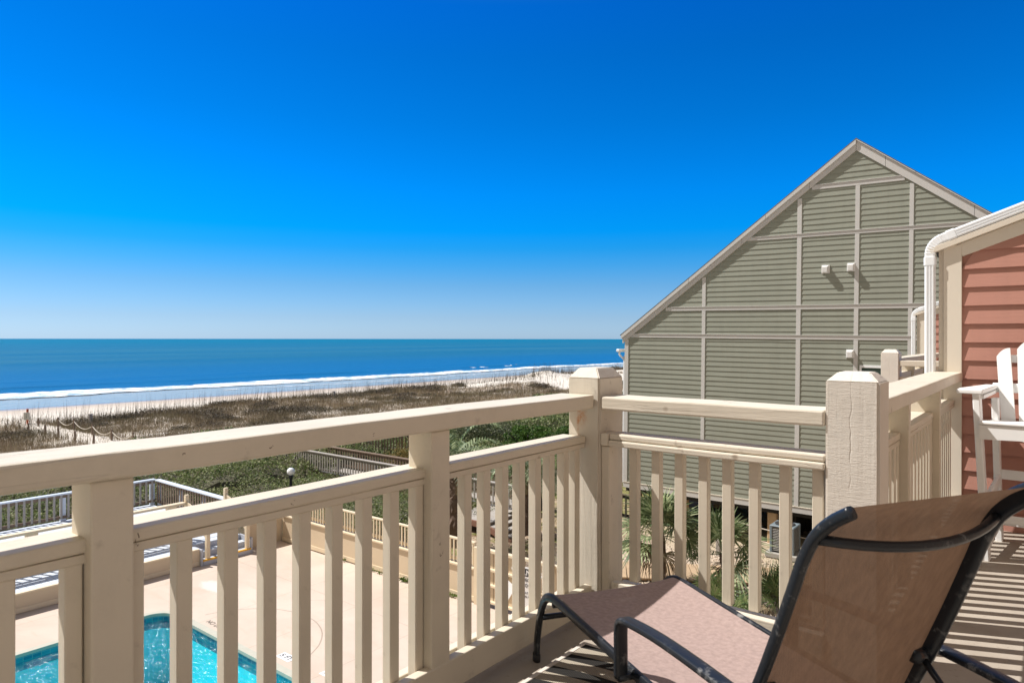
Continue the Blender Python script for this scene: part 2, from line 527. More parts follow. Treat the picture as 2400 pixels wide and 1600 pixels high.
def big_post(x0, x1, y0, y1, zc, zt, mat, label, zb=0.0, name='railing_post', inset=0.036):
    r_ = thing(name, ((x0 + x1) / 2, (y0 + y1) / 2, zb), label, 'post')
    bm = bmesh.new()
    box(bm, x0, x1, y0, y1, zb, zc, bev=0.0)
    n = 16
    for k in range(1, n):
        bmesh.ops.bisect_plane(bm, geom=bm.verts[:] + bm.edges[:] + bm.faces[:], plane_co=(0, 0, zb + (zc - zb) * k / n), plane_no=(0, 0, 1))
    es = [e for e in bm.edges if abs(e.verts[0].co.z - e.verts[1].co.z) > 1e-4]
    bmesh.ops.bevel(bm, geom=es, offset=0.009, segments=2, affect='EDGES')
    for v in bm.verts:
        t = v.co.z * 4 + x0 * 9
        v.co.x += 0.003 * mn.noise(Vector((t, 0, 1))); v.co.y += 0.003 * mn.noise(Vector((t, 9, 1)))
    mesh_obj('shaft', bm, mat, r_)
    bm = bmesh.new()
    a = [(x0, y0), (x1, y0), (x1, y1), (x0, y1)]
    ci = inset
    b = [(x0 + ci, y0 + ci), (x1 - ci, y0 + ci), (x1 - ci, y1 - ci), (x0 + ci, y1 - ci)]
    va = [bm.verts.new((p[0] + .001 * (1 if p[0] == x0 else -1), p[1] + .001 * (1 if p[1] == y0 else -1), zc + .0005)) for p in a]
    vb = [bm.verts.new((*p, zt)) for p in b]
    bm.faces.new(va[::-1]); bm.faces.new(vb)
    for k in range(4): bm.faces.new((va[k], va[(k + 1) % 4], vb[(k + 1) % 4], vb[k]))
    bmesh.ops.bevel(bm, geom=bm.edges[:], offset=0.004, segments=2, affect='EDGES')
    mesh_obj('chamfered_cap', bm, mat, r_)
    return r_
pA = big_post(-1.785, -1.614, 2.676, 2.896, 1.088, 1.135, painted('stained_corner_post_paint', (0.63, 0.575, 0.485), 'z', 0.8, 0.9, 0.5, 0.6, True, 0.15, rust_extra), 'thick cream corner post with chamfered top and rust stain where two railings meet')
pB = big_post(-0.657, -0.478, 2.682, 2.862, 1.115, 1.15, post_paint, 'rough sawn whitish post with chamfered top right of the short railing')
# corner post extras: nailing strips beside the post
BX('nailing_strip', cream_old['z'], pA, (-1.613, -1.572, 2.69, 2.728, 0.02, 0.785), (-1.613, -1.585, 2.735, 2.80, 0.0, 0.785), bev=0.004)

# short railing between the two thick posts
root = thing('balcony_railing', (-1.1, 2.75, 0), 'short weathered cream railing between the two thick posts', 'railing')
P2 = cream_old
long_board('top_rail', P2['x'], root, -1.612, -0.659, 2.683, 2.85, 0.948, 1.008, 'x', 0.008, 0.004, 0.08)
long_board('middle_rail', P2['x'], root, -1.572, -0.659, 2.690, 2.80, 0.815, 0.842, 'x', 0.007, 0.002)
long_board('middle_rail_nailer', P2['x'], root, -1.572, -0.659, 2.680, 2.79, 0.786, 0.8135, 'x', 0.006, 0.002)
long_board('middle_rail_nailer', P2['x'], root, -1.6115, -1.5735, 2.681, 2.79, 0.787, 0.842, 'x', 0.004, 0.001)
for i, x in enumerate([-1.463, -1.354, -1.246, -1.139, -1.038, -0.929, -0.811, -0.690]):
    baluster(root, x, 2.731, 0.19, 0.786, 0.04, 0.036, cream['z'])
long_board('bottom_rail', P2['x'], root, -1.55, -0.659, 2.670, 2.706, 0.075, 0.185, 'x', 0.005, 0.002)
long_board('bottom_rail', P2['x'], root, -1.55, -0.659, 2.756, 2.792, 0.075, 0.165, 'x', 0.005, 0.002)

# railing from the rough post to the salmon wall
root = thing('balcony_railing', (-0.57, 4.2, 0), 'cream railing with slats from the rough post to the salmon wall', 'railing')
rail_y(root, -0.497, -1, 2.868, 5.575, [3.49, 4.55], [2.93 + .108 * k for k in range(5)] + [3.61 + .105 * k for k in range(9)] + [4.67 + .105 * k for k in range(8)], dz=0.03, pw=0.026, pd=0.155)

# ---------------------------------------------------------------- salmon wall with downspout (ours and next unit)
def lap_wall(root, name, mat, u0, u1, z0, z1, exp, lip, top=None, y=0.0, flip=1, origin=None, du=Vector((1, 0, 0)), nrm=Vector((0, -1, 0)), thick=0.02):
    """real lapped boards; top(u) gives the roof line"""
    bm = bmesh.new()
    O_ = Vector(origin) if origin is not None else Vector((0, 0, 0))
    n = int(math.ceil((z1 - z0) / exp))
    zz = Vector((0, 0, 1))
    for i in range(n):
        a = z0 + i * exp
        b = min(a + exp, z1)
        segs = [(u0, u1)]
        if top:
            us = [u0 + (u1 - u0) * k / 400 for k in range(401)]
            ok = [u for u in us if top(u) > a + 0.001]
            if not ok: continue
            ok2 = [u for u in us if top(u) > b]
            ua, ub = min(ok), max(ok)
            if ok2: va_, vb_ = min(ok2), max(ok2)
            else: va_ = vb_ = (ua + ub) / 2
            if not ok2: b = min(b, max(top(u) for u in ok))
        else: ua, ub, va_, vb_ = u0, u1, u0, u1
        wob = lambda u: 0.0018 * mn.noise(Vector((u * 1.3, i * 3.7, 1.0)))
        m = max(1, int((ub - ua) / 0.6))
        lo, lo2, hi = [], [], []
        for k in range(m + 1):
            u = ua + (ub - ua) * k / m; uu = va_ + (vb_ - va_) * k / m
            lo.append(bm.verts.new(O_ + du * u + zz * (a + wob(u)) + nrm * lip))
            lo2.append(bm.verts.new(O_ + du * u + zz * (a + wob(u)) + nrm * 0.0))
            hi.append(bm.verts.new(O_ + du * uu + zz * (b + 0.004) + nrm * 0.001))
        for k in range(m):
            bm.faces.new((lo[k], lo[k + 1], hi[k + 1], hi[k]))
            bm.faces.new((lo2[k], lo2[k + 1], lo[k + 1], lo[k]))
    return mesh_obj(name, bm, mat, root)

def downspout(root, bx, bz, y, slope, length, mat, seat=0.0):
    """ribbed downspout: runs down the rake, bends, drops. bx = x of centre of the vertical leg"""
    W, D = 0.066, 0.05
    def leg(name, pts, ribs=True):
        bm = bmesh.new()
        sweep(bm, pts, (0, 1, 0), D, W, 12, None, True, 6)
        o_ = mesh_obj(name, bm, mat, root)
        return o_
    ca, sa = math.cos(slope), math.sin(slope)
    # arc between vertical and slope direction
    rad = 0.115
    cx, cz = bx + rad, bz
    arc = []
    a1 = PI; a0 = PI / 2 + slope
    for k in range(9):
        a = a1 + (a0 - a1) * k / 8
        arc.append(Vector((cx + rad * math.cos(a), y, cz + rad * math.sin(a))))
    leg('downspout_vertical', [Vector((bx, y, seat)), Vector((bx, y, bz - 0.03))])
    bm = bmesh.new()
    tap = [1.0, 1.0, 1.07, .97, 1.07, .97, 1.07, .97, 1.07, .97, 1.07, 1.0]
    dense = [Vector((bx, y, bz - 0.03))] + arc
    dd = []
    for i in range(len(dense) - 1):
        for k in range(3): dd.append(dense[i].lerp(dense[i + 1], k / 3))
    dd.append(dense[-1])
    sweep(bm, dd, (0, 1, 0), D, W, 12, [1.0 + (0.045 if i % 3 == 1 else -0.02) for i in range(len(dd))], True, 6)
    mesh_obj('downspout_elbow', bm, mat, root)
    e = arc[-1]
    leg('downspout_sloped', [e, e + Vector((ca, 0, sa)) * length])
    bm = bmesh.new()
    sweep(bm, [Vector((bx, y, bz - 0.075)), Vector((bx, y, bz - 0.02))], (0, 1, 0), D + .008, W + .01, 12, None, True, 6)
    mesh_obj('downspout_collar', bm, mat, root)
    bm = bmesh.new()
    p = e + Vector((ca, 0, sa)) * 0.03
    sweep(bm, [p, p + Vector((ca, 0, sa)) * 0.05], (0, 1, 0), D + .008, W + .01, 12, None, True, 6)
    mesh_obj('downspout_collar', bm, mat, root)
    # raised ribs on the faces the yard sees
    bm = bmesh.new()
    for q in (-0.018, 0.0, 0.018):
        box(bm, bx + q - .004, bx + q + .004, y - D / 2 - .003, y - D / 2 + .002, seat + .01, bz - .08)
        m_ = Matrix.Translation(e) @ Matrix.Rotation(-slope, 4, 'Y')
        box(bm, .085, length - .01, -D / 2 - .003, -D / 2 + .002, q - .004, q + .004, mtx=m_)
    mesh_obj('downspout_ribs', bm, mat, root)

def salmon_unit(x, y, label, depth=2.2, width=2.4, ztop=1.80, zb=0.0, cream_sides=True, exp=0.125):
    """x = left edge of the cream corner column on the wall plane y"""
    r_ = thing('salmon_storage_house', (x, y, zb), label, 'house')
    slope = math.tan(R(20))
    top = lambda u: ztop + slope * u
    lap_wall(r_, 'siding', pink_siding, 0.107, width, zb, ztop + slope * width, exp, 0.017, lambda u: top(u) + 0.01 if u >= 0.107 else zb, origin=(x, y, 0))
    # core walls
    bm = bmesh.new()
    q = [(x + .02, y + .004), (x + width, y + .004), (x + width, y + depth), (x + .02, y + depth)]
    lo = [bm.verts.new((*p, zb)) for p in q]; hi = [bm.verts.new((*p, top(p[0] - x) - 0.002)) for p in q]
    bm.faces.new(lo[::-1]); bm.faces.new(hi)
    for k in range(4): bm.faces.new((lo[k], lo[(k + 1) % 4], hi[(k + 1) % 4], hi[k]))
    mesh_obj('wall', bm, pink_siding, r_)
    BX('corner_board', trim_cream, r_, (x, x + .107, y - .024, y + .003, zb, ztop + .118), (x - .03, x - .0015, y - .006, y + .11, zb, ztop + .095), bev=0.002)
    # rake boards
    bm = bmesh.new()
    L = width / math.cos(R(20))
    mt = Matrix.Translation((x, y, ztop)) @ Matrix.Rotation(-R(20), 4, 'Y')
    box(bm, 0.117, L, -.022, .002, -.002, .085, bev=.002, mtx=mt)
    mesh_obj('rake_board', bm, trim_cream, r_)
    bm = bmesh.new()
    box(bm, -.045, L, -.055, .002, .087, .125, bev=.002, mtx=mt)
    mesh_obj('rake_fascia', bm, trim_cream, r_)
    bm = bmesh.new()
    box(bm, -.02, L, .004, depth, .05, .10, bev=.001, mtx=mt)
    mesh_obj('roof', bm, roof_mat, r_)
    downspout(r_, x - .078, ztop + .062, y - .03, R(20), L - .1, white_alu, zb)
    return r_
h1 = salmon_unit(-0.597, 5.6, 'salmon lap sided end wall with cream corner board and white downspout beside the white chair', ztop=1.80)

# building face behind the camera and the rest of our building below
inner_siding = siding_mat('taupe_lap_siding', (0.33, 0.25, 0.19), 1.0)
r_ = thing('condo_building', (1.6, 0, GZ), 'lap sided condo wall behind the balcony', 'building')
lap_wall(r_, 'siding', inner_siding, -4.0, 7.8, GZ, 4.6, 0.125, 0.014, origin=(1.6, 0, 0), du=Vector((0, 1, 0)), nrm=Vector((-1, 0, 0)))
BX('wall', plain('inner_wall', (0.25, 0.21, 0.18)), r_, (1.604, 6.0, -4.0, 7.8, GZ, 4.6), bev=0)
BX('sliding_door', plain('door_glass', (0.30, 0.32, 0.34), 0.1), r_, (1.57, 1.582, -2.2, 0.4, 0.02, 2.15), bev=0.002)
BX('door_frame', trim_cream, r_, (1.56, 1.60, -2.3, -2.201, 0.0, 2.25), (1.56, 1.60, 0.401, 0.5, 0.0, 2.25), (1.56, 1.60, -2.2, 0.4, 2.151, 2.25), bev=0.002)
r_ = thing('balcony_support_post', (-1.7, 2.78, GZ), 'square cream support post under the balcony corner', 'post', 'posts under the balconies')
BX('shaft', trim_cream, r_, (-1.78, -1.62, 2.68, 2.86, GZ, -0.241), bev=0.004)

# ---------------------------------------------------------------- next unit's balcony
pC = big_post(-1.60, -1.41, 9.05, 9.24, 1.105, 1.15, post_paint, 'small looking rough post of the next balcony left of the white downspout')
sl2 = BX('neighbour_balcony_floor', fm, None, (-1.65, 1.5, 9.0, 15.5, -0.24, 0.0), bev=0); tag(sl2, kind='structure')
root = thing('balcony_railing', (-1.5, 11.0, 0), 'cream railing of the next balcony running away from its post', 'railing', None)
rail_y(root, -1.42, -1, 9.25, 13.47, [10.3, 11.35, 12.4], [9.36 + .108 * k for k in range(8)] + [10.43 + .108 * k for k in range(8)] + [11.48 + .108 * k for k in range(8)] + [12.53 + .108 * k for k in range(8)], dz=0.03, step=0.5, pw=0.026, pd=0.155)
root = thing('balcony_railing', (-0.6, 9.15, 0), 'cream railing of the next balcony facing us behind the downspout', 'railing', None)
long_board('top_rail', cream['x'], root, -1.408, 1.4, 9.06, 9.22, 0.955, 1.02, 'x', 0.006, 0.002, .5)
long_board('middle_rail', cream['x'], root, -1.408, 1.4, 9.09, 9.19, 0.78, 0.83, 'x', 0.006, 0.002, .5)
long_board('bottom_rail', cream['x'], root, -1.408, 1.4, 9.09, 9.19, 0.04, 0.13, 'x', 0.006, 0.002, .5)
for k in range(24): baluster(root, -1.33 + .112 * k, 9.14, 0.13, 0.779)
for k in range(3): BX('post', cream['z'], root, (-1.05 + 1.05 * k, -.95 + 1.05 * k, 9.095, 9.185, 0.831, 0.954))
h2 = salmon_unit(-1.80, 13.5, 'next salmon unit end wall seen in the gap behind the near downspout', ztop=1.60, width=3.4)
r_ = thing('balcony_support_post', (-1.5, 9.2, GZ), 'square cream support post under the next balcony', 'post', 'posts under the balconies')
BX('shaft', trim_cream, r_, (-1.58, -1.42, 9.06, 9.24, GZ, -0.241), bev=0.004)

# ---------------------------------------------------------------- rug
def rug_mat():
    m = M('striped_rug_weave', 0.9, 0.1)
    sep = m.n('ShaderNodeSeparateXYZ'); m.l(m.tc.outputs['Object'], sep.inputs[0])
    X, Y = sep.outputs[0], sep.outputs[1]
    # curved bands: rings around a far centre
    dx = m.math('SUBTRACT', X, 0.30); dy = m.math('SUBTRACT', Y, -1.55)
    rr = m.math('SQRT', m.math('ADD', m.math('MULTIPLY', dx, dx), m.math('MULTIPLY', dy, dy)))
    rr = m.math('ADD', rr, m.math('MULTIPLY', m.math('SINE', m.math('MULTIPLY', X, 3.1)), 0.05))
    wv = m.math('SINE', m.math('MULTIPLY', rr, 52))
    step = m.ramp(m.math('MULTIPLY_ADD', wv, 0.5, 0.5), [(0.40, 0), (0.44, 1)])
    rib = m.math('SINE', m.math('MULTIPLY', X, 900))
    ribn = m.math('MULTIPLY_ADD', rib, 0.5, 0.5)
    c = m.mix(step, (0.012, 0.012, 0.013), (0.48, 0.42, 0.33))
    c = m.mix(m.math('MULTIPLY', ribn, 0.45), c, (0.10, 0.09, 0.075))
    m.base(c)
    m.bump(ribn, 0.8, 0.003)
    return m.m
r_ = thing('woven_rug', (-1.05, 1.0, 0), 'flat woven rug with black and beige curved bands under the lounge chair', 'rug')
BX('weave', rug_mat(), r_, (-1.515, -0.62, -1.2, 2.405, 0.002, 0.008), bev=0.0)
BX('edge_binding', plain('rug_binding', (0.62, 0.56, 0.50), 0.9, 0.1, 40), r_, (-1.535, -1.516, -1.2, 2.405, 0.002, 0.0095), (-1.535, -0.62, 2.4055, 2.422, 0.002, 0.0095), bev=0.002)

# ---------------------------------------------------------------- chaise longue
F = Vector((-1.482, 2.105, 0)); e1 = Vector((0.86, -0.51, 0)).normalized(); e2 = Vector((0.51, 0.86, 0)).normalized()
CW = 0.547
def CP(t, w_, z): return F + e1 * t + e2 * w_ + Vector((0, 0, z))
root = thing('chaise_lounge', CP(0.6, CW / 2, 0), 'brown mesh sling chaise lounge with worn black tube frame in the balcony corner', 'lounge chair')
side = [(-.135, .012), (-.125, .10), (-.095, .20), (-.055, .268), (0.0, .297), (.08, .302), (.3, .296), (.6, .288), (.9, .286), (1.2, .30), (1.42, .315)]
for nm, w_ in (('side_rail', 0.0), ('side_rail', CW)):
    bm = bmesh.new()
    sweep(bm, smooth_path([CP(t, w_, z) for t, z in side], 5), e2, 0.021, 0.034, 12, None, True, 3)
    mesh_obj(nm, bm, tube_mat, root, smooth=True)
    bm = bmesh.new()
    sweep(bm, smooth_path([CP(1.40, w_, .31), CP(1.46, w_, .27), CP(1.50, w_, .15), CP(1.52, w_, .012)], 5), e2, 0.021, 0.034, 12, None, True, 3)
    mesh_obj('rear_leg', bm, tube_mat, root, smooth=True)
    bm = bmesh.new()
    sweep(bm, [CP(-.136, w_, .0), CP(-.134, w_, .03)], e2, 0.026, 0.038, 12, None, True, 3)
    mesh_obj('foot_cap', bm, rubber, root, smooth=True)
for nm, pts, ww, hh in (('foot_crossbar', [CP(-.075, 0.0, .195), CP(-.06, CW * .5, .195), CP(-.075, CW, .195)], .02, .026),
                        ('seat_crossbar', [CP(.02, 0, .275), CP(.02, CW, .275)], .02, .02),
                        ('seat_crossbar', [CP(.62, 0, .262), CP(.62, CW, .262)], .02, .02),
                        ('seat_crossbar', [CP(1.36, 0, .30), CP(1.36, CW, .30)], .02, .02)):
    bm = bmesh.new(); sweep(bm, pts, None, ww, hh, 10); mesh_obj(nm, bm, tube_mat, root, smooth=True)
# corner brackets at the foot
bpath = [(1.015, .285), (1.06, .38), (1.119, .50), (1.172, .622), (1.222, .745), (1.250, .815), (1.283, .872), (1.325, .912), (1.372, .942)]
for w_ in (0.008, CW - .008):
    bm = bmesh.new()
    sweep(bm, smooth_path([CP(t, w_, z) for t, z in bpath], 5), e2, 0.022, 0.050 if w_ > .1 else 0.027, 12, None, True, 2.6)
    mesh_obj('back_frame', bm, tube_mat, root, smooth=True)
bm = bmesh.new()
cb = []
for k in range(13):
    q = k / 12
    bow = 4 * q * (1 - q)
    cb.append(CP(1.288 + 0.055 * bow, 0.01 + (CW - .02) * q, .868 - 0.022 * bow))
sweep(bm, cb, (0, 0, 1), .022, .022, 10, None, True, 2)
mesh_obj('back_crossbar', bm, tube_mat, root, smooth=True)
def sheet(name, path, w0, w1, sag, mat, thick=0.0022, nw=22):
    pts = smooth_path([Vector((t, 0, z)) for t, z in path], 5)
    bm = bmesh.new()
    uvl = bm.loops.layers.uv.new('uv')
    L = [0.0]
    for a, b in zip(pts, pts[1:]): L.append(L[-1] + (b - a).length)
    def grid(off):
        g = []
        for i, p in enumerate(pts):
            a = pts[max(0, i - 1)]; b = pts[min(len(pts) - 1, i + 1)]
            t = (b - a).normalized(); nrm_ = Vector((-t.z, 0, t.x))
            row = []
            for k in range(nw + 1):
                q = k / nw
                s_ = sag * (4 * q * (1 - q)) ** 0.8
                if name == 'back_sling' and i > len(pts) - 12: s_ *= max(0, (len(pts) - 1 - i) / 12)
                pp = p - nrm_ * (s_ - off)
                row.append(bm.verts.new(CP(pp.x, w0 + (w1 - w0) * q, pp.z)))
            g.append(row)
        return g
    g1 = grid(0.0)
    for i in range(len(pts) - 1):
        for k in range(nw):
            f = bm.faces.new((g1[i][k], g1[i + 1][k], g1[i + 1][k + 1], g1[i][k + 1]))
            for lp, (ii, kk) in zip(f.loops, ((i, k), (i + 1, k), (i + 1, k + 1), (i, k + 1))):
                lp[uvl].uv = (L[ii], kk / nw * (w1 - w0))
    o_ = mesh_obj(name, bm, mat, root, smooth=True)
    return o_
sheet('seat_sling', [(-.045, .272), (-.02, .295), (.02, .312), (.1, .313), (.3, .305), (.6, .297), (.9, .292), (1.03, .296)], .012, CW - .012, .010, sling_seat)
sheet('back_sling', [(1.02, .30), (1.06, .385), (1.112, .505), (1.165, .627), (1.215, .75), (1.244, .822), (1.279, .882), (1.322, .924), (1.366, .950)], .014, CW - .014, .02, sling_back_shaded)
for w_, kk in ((-.045, 1), (CW + .045, -1)):
    bm = bmesh.new()
    arm = [(.600, .285), (.600, .36), (.600, .425), (.612, .452), (.65, .463), (.8, .478), (1.0, .482), (1.2, .476), (1.36, .462), (1.40, .44), (1.41, .40), (1.415, .31)]
    sweep(bm, smooth_path([CP(t, w_, z) for t, z in arm], 5), e2, 0.042, 0.019, 12, None, True, 4)
    mesh_obj('armrest', bm, tube_mat, root, smooth=True)
    bm = bmesh.new()
    wi = 0.0 if kk == 1 else CW
    sweep(bm, [CP(.60, w_ - .01 * kk, .284), CP(.60, wi, .284)], None, .022, .03, 10)
    mesh_obj('armrest_bracket', bm, tube_mat, root, smooth=True)
    bm = bmesh.new()
    ws = .03 if kk == 1 else CW - .03
    sweep(bm, [CP(1.118, ws, .475), CP(1.20, ws + .0, .40), CP(1.31, ws, .315)], e2, .016, .016, 10)
    mesh_obj('recline_strut', bm, tube_mat, root, smooth=True)
    bm = bmesh.new()
    sweep(bm, [CP(1.112, ws - .025, .478), CP(1.112, ws + .025, .478)], None, .034, .034, 12)
    mesh_obj('pivot_bolt', bm, tube_mat, root, smooth=True)

# ---------------------------------------------------------------- white bar-height slatted chair
root = thing('tall_patio_chair', (-0.030, 5.09, 0), 'white slat back bar height patio chair standing against the salmon wall', 'chair')
c0 = Vector((-0.030, 5.09, 0))
ROTZ = Matrix.Translation(c0) @ Matrix.Rotation(R(-3), 4, 'Z')
def cpart(name, *bxs, bev=0.004, mtxs=None):
    bm = bmesh.new()
    for i, b in enumerate(bxs):
        box(bm, *b, bev=bev, mtx=ROTZ @ (mtxs[i] if mtxs else Matrix.Identity(4)))
    return mesh_obj(name, bm, white_poly, root)
def slanted(name, p0, p1, ww, hh, wd=(1, 0, 0)):
    bm = bmesh.new()
    sweep(bm, [ROTZ @ Vector(p0), ROTZ @ Vector(p1)], (ROTZ.to_3x3() @ Vector(wd)), ww, hh, 12, None, True, 8)
    return mesh_obj(name, bm, white_poly, root)
for sx in (-1, 1):
    slanted('front_leg', (sx * .255, -.31, 0), (sx * .305, -.285, .952), .038, .088)
    slanted('rear_leg', (sx * .245, .20, 0), (sx * .265, .17, .90), .038, .075)
    # gusset under the arm + arm
    bm = bmesh.new()
    pts = [(sx * .27, -.345), (sx * .40, -.34), (sx * .405, -.2), (sx * .36, .05), (sx * .33, .29), (sx * .265, .29)]
    if sx < 0: pts = pts[::-1]
    lo = [bm.verts.new(ROTZ @ Vector((x, y, .953))) for x, y in pts]; hi = [bm.verts.new(ROTZ @ Vector((x, y, .978))) for x, y in pts]
    bm.faces.new(lo[::-1]); bm.faces.new(hi)
    for k in range(6): bm.faces.new((lo[k], lo[(k + 1) % 6], hi[(k + 1) % 6], hi[k]))
    bmesh.ops.bevel(bm, geom=bm.edges[:], offset=.005, segments=2, affect='EDGES')
    mesh_obj('armrest', bm, white_poly, root)
    slanted('arm_stringer', (sx * .285, -.30, .935), (sx * .285, .25, .935), .022, .034, (0, 0, 1))
    slanted('seat_stringer', (sx * .255, -.30, .745), (sx * .255, .27, .71), .075, .024, (0, 0, 1))
    slanted('lower_side_stretcher', (sx * .255, -.28, .34), (sx * .245, .20, .40), .06, .024, (0, 0, 1))
    slanted('foot_side_stretcher', (sx * .25, -.29, .09), (sx * .245, .20, .13), .06, .024, (0, 0, 1))
# scalloped front apron
bm = bmesh.new()
N = 40
fr, bk = [], []
prof = []
for k in range(N + 1):
    x = -.285 + .57 * k / N
    q = abs(x) / .285
    zb = .700 + .004 * math.cos(q * 3) - (0.018 * max(0, math.cos((q - 0.0) * 5)) if q < .32 else 0)
    prof.append((x, zb))
vt = [[bm.verts.new(ROTZ @ Vector((x, yy, z))) for (x, z) in prof] for yy in (-.352, -.330)]
vu = [[bm.verts.new(ROTZ @ Vector((x, yy, .778))) for (x, z) in prof] for yy in (-.352, -.330)]
for k in range(N):
    bm.faces.new((vt[0][k], vt[0][k + 1], vu[0][k + 1], vu[0][k]))
    bm.faces.new((vt[1][k + 1], vt[1][k], vu[1][k], vu[1][k + 1]))
    bm.faces.new((vt[0][k + 1], vt[0][k], vt[1][k], vt[1][k + 1]))
    bm.faces.new((vu[0][k], vu[0][k + 1], vu[1][k + 1], vu[1][k]))
bm.faces.new((vt[0][0], vu[0][0], vu[1][0], vt[1][0])); bm.faces.new((vt[0][N], vt[1][N], vu[1][N], vu[0][N]))
mesh_obj('front_apron', bm, white_poly, root)
for k in range(6):
    y = -.36 + k * .095
    cpart('seat_slat', (-.29, .29, y, y + .085, .781 - .008 * k, .800 - .008 * k), bev=.006)
# five fanned back slats with rounded tops
for k in range(5):
    xb = -.198 + k * .090
    lean = 0.10
    ztop = [1.215, 1.262, 1.285, 1.262, 1.215][k]
    fan = (k - 2) * .022
    bm = bmesh.new()
    n = 14
    L_, R_ = [], []
    hw = .037
    pr = []
    nb = 10
    outer = -1 if k < 2 else (1 if k > 2 else 0)
    topc = []
    for j in range(nb + 1):
        q = j / nb            # left to right
        x = -hw + 2 * hw * q
        if outer == -1: dz_ = -.055 * (1 - q) ** 2.2 + .0
        elif outer == 1: dz_ = -.055 * q ** 2.2
        else: dz_ = -.02 * (2 * q - 1) ** 2
        topc.append((x, ztop + dz_))
    poly = [(-hw, .70), (hw, .70)] + topc[::-1]
    def pt(x, z, off):
        q = (z - .70) / .56
        return ROTZ @ Vector((xb + x + fan * q, .215 + lean * q + off, z))
    a_ = [bm.verts.new(pt(x, z, -.011)) for x, z in poly]; b_ = [bm.verts.new(pt(x, z, .011)) for x, z in poly]
    bm.faces.new(a_); bm.faces.new(b_[::-1])
    for j in range(len(poly)): bm.faces.new((a_[(j + 1) % len(poly)], a_[j], b_[j], b_[(j + 1) % len(poly)]))
    mesh_obj('back_slat', bm, white_poly, root)
cpart('back_brace', (-.29, .29, .27, .292, .93, .99), (-.25, .25, .325, .345, 1.12, 1.17))
slanted('front_foot_rail', (-.25, -.30, .245), (.25, -.30, .245), .045, .024, (0, 0, 1))
slanted('rear_stretcher', (-.245, .20, .42), (.245, .20, .42), .06, .022, (0, 0, 1))
slanted('rear_stretcher', (-.245, .205, .13), (.245, .205, .13), .06, .022, (0, 0, 1))

# ================================================================== SAGE GREEN HOUSE
HO = Vector((-11.3, 20.3, GZ))
hm = Matrix.Identity(4)
hdu = Vector((0.99847347, 0.05408398, 0)).normalized(); hn = Vector((0.0541, -0.99853, 0)).normalized()
TILT = 0.01121       # the house sits a touch out of level in the photograph
def HM(bm):
    m = Matrix(((hdu.x, -hn.x, 0, HO.x), (hdu.y, -hn.y, 0, HO.y), (0, 0, 1, HO.z), (0, 0, 0, 1))) @ Matrix.Rotation(TILT, 4, 'Y')
    bmesh.ops.transform(bm, matrix=m, verts=bm.verts)
root = thing('green_gable_house', HO, 'sage green lap sided gable house with grey trim grid and hidden stilts', 'house')
def hobj(name, mat, *bxs, bev=0.003, parent=None, bmx=None):
    bm = bmx if bmx is not None else bmesh.new()
    for b in bxs: box(bm, *b, bev=bev)
    HM(bm)
    return mesh_obj(name, bm, mat, parent or root, origin=tuple(HO))
APX, APZ, EVZ, WID = 6.93, 11.30, 5.93, 14.0
SLL = (11.30 - 6.21) / (6.94 - .35); SLR = (11.30 - 9.15) / (9.77 - 6.94)
def htop(u): return APZ - (APX - u) * SLL if u < APX else APZ - (u - APX) * SLR
bm = bmesh.new()
tmp = bmesh.new()
# siding as lapped boards in local frame (x=u, -y=out, z=v)
def lap_local(bm, u0, u1, z0, z1, exp, lip, top):
    n = int(math.ceil((z1 - z0) / exp))
    for i in range(n):
        a = z0 + i * exp; b = a + exp
        us = np.linspace(u0, u1, 1401)
        tt = np.array([top(u) for u in us])
        ok = us[tt > a + .002]
        if len(ok) < 2: continue
        ok2 = us[tt > b]
        ua, ub = ok.min(), ok.max()
        if len(ok2): va_, vb_ = ok2.min(), ok2.max()
        else: va_ = vb_ = APX; b = APZ
        m = 24
        lo, lo2, hi = [], [], []
        for k in range(m + 1):
            u = ua + (ub - ua) * k / m; uu = va_ + (vb_ - va_) * k / m
            wb = 0.006 * mn.noise(Vector((u * .8, i * 2.1, 3.0)))
            wl = 0.0035 * mn.noise(Vector((u * 1.6, i * 5.1, 9.0)))
            lo.append(bm.verts.new((u, -lip - wl, a + wb))); lo2.append(bm.verts.new((u, 0.0, a + wb))); hi.append(bm.verts.new((uu, -.001, b + .008)))
        for k in range(m):
            bm.faces.new((lo[k], lo[k + 1], hi[k + 1], hi[k])); bm.faces.new((lo2[k], lo2[k + 1], lo[k + 1], lo[k]))
lap_local(bm, 0.02, WID - .02, 1.23, APZ, 0.153, 0.017, htop)
hobj('siding', green_siding, bmx=bm)
bm = bmesh.new()
q = [(0.02, 1.06), (WID - .02, 1.06), (WID - .02, htop(WID)), (APX, APZ), (0.02, htop(0.02))]
f0 = [bm.verts.new((u, 0.003, v)) for u, v in q]; f1 = [bm.verts.new((u, 11.0, v)) for u, v in q]
bm.faces.new(f0); bm.faces.new(f1[::-1])
for k in range(5): bm.faces.new((f0[(k + 1) % 5], f0[k], f1[k], f1[(k + 1) % 5]))
hobj('wall', green_siding, bmx=bm)
def rect(u0, u1, v0, v1, out=.030): return (u0, u1, -out, -.004, v0, v1)
for (u0, u1, v0, v1) in ((5.79, 8.10, 10.32, 10.45), (3.92, 9.75, 8.99, 9.095), (1.42, 11.4, 6.92, 7.04), (0.18, 13.9, 6.06, 6.18)):
    hobj('horizontal_trim', grey_trim, rect(u0, u1, v0, v1 - .012, .030), bev=.002)
    hobj('drip_edge', plain('pale_drip_metal', (0.58, 0.57, 0.55), 0.4, 0.05), (u0, u1, -.048, -.004, v1 - .010, v1 + .004), bev=.001)
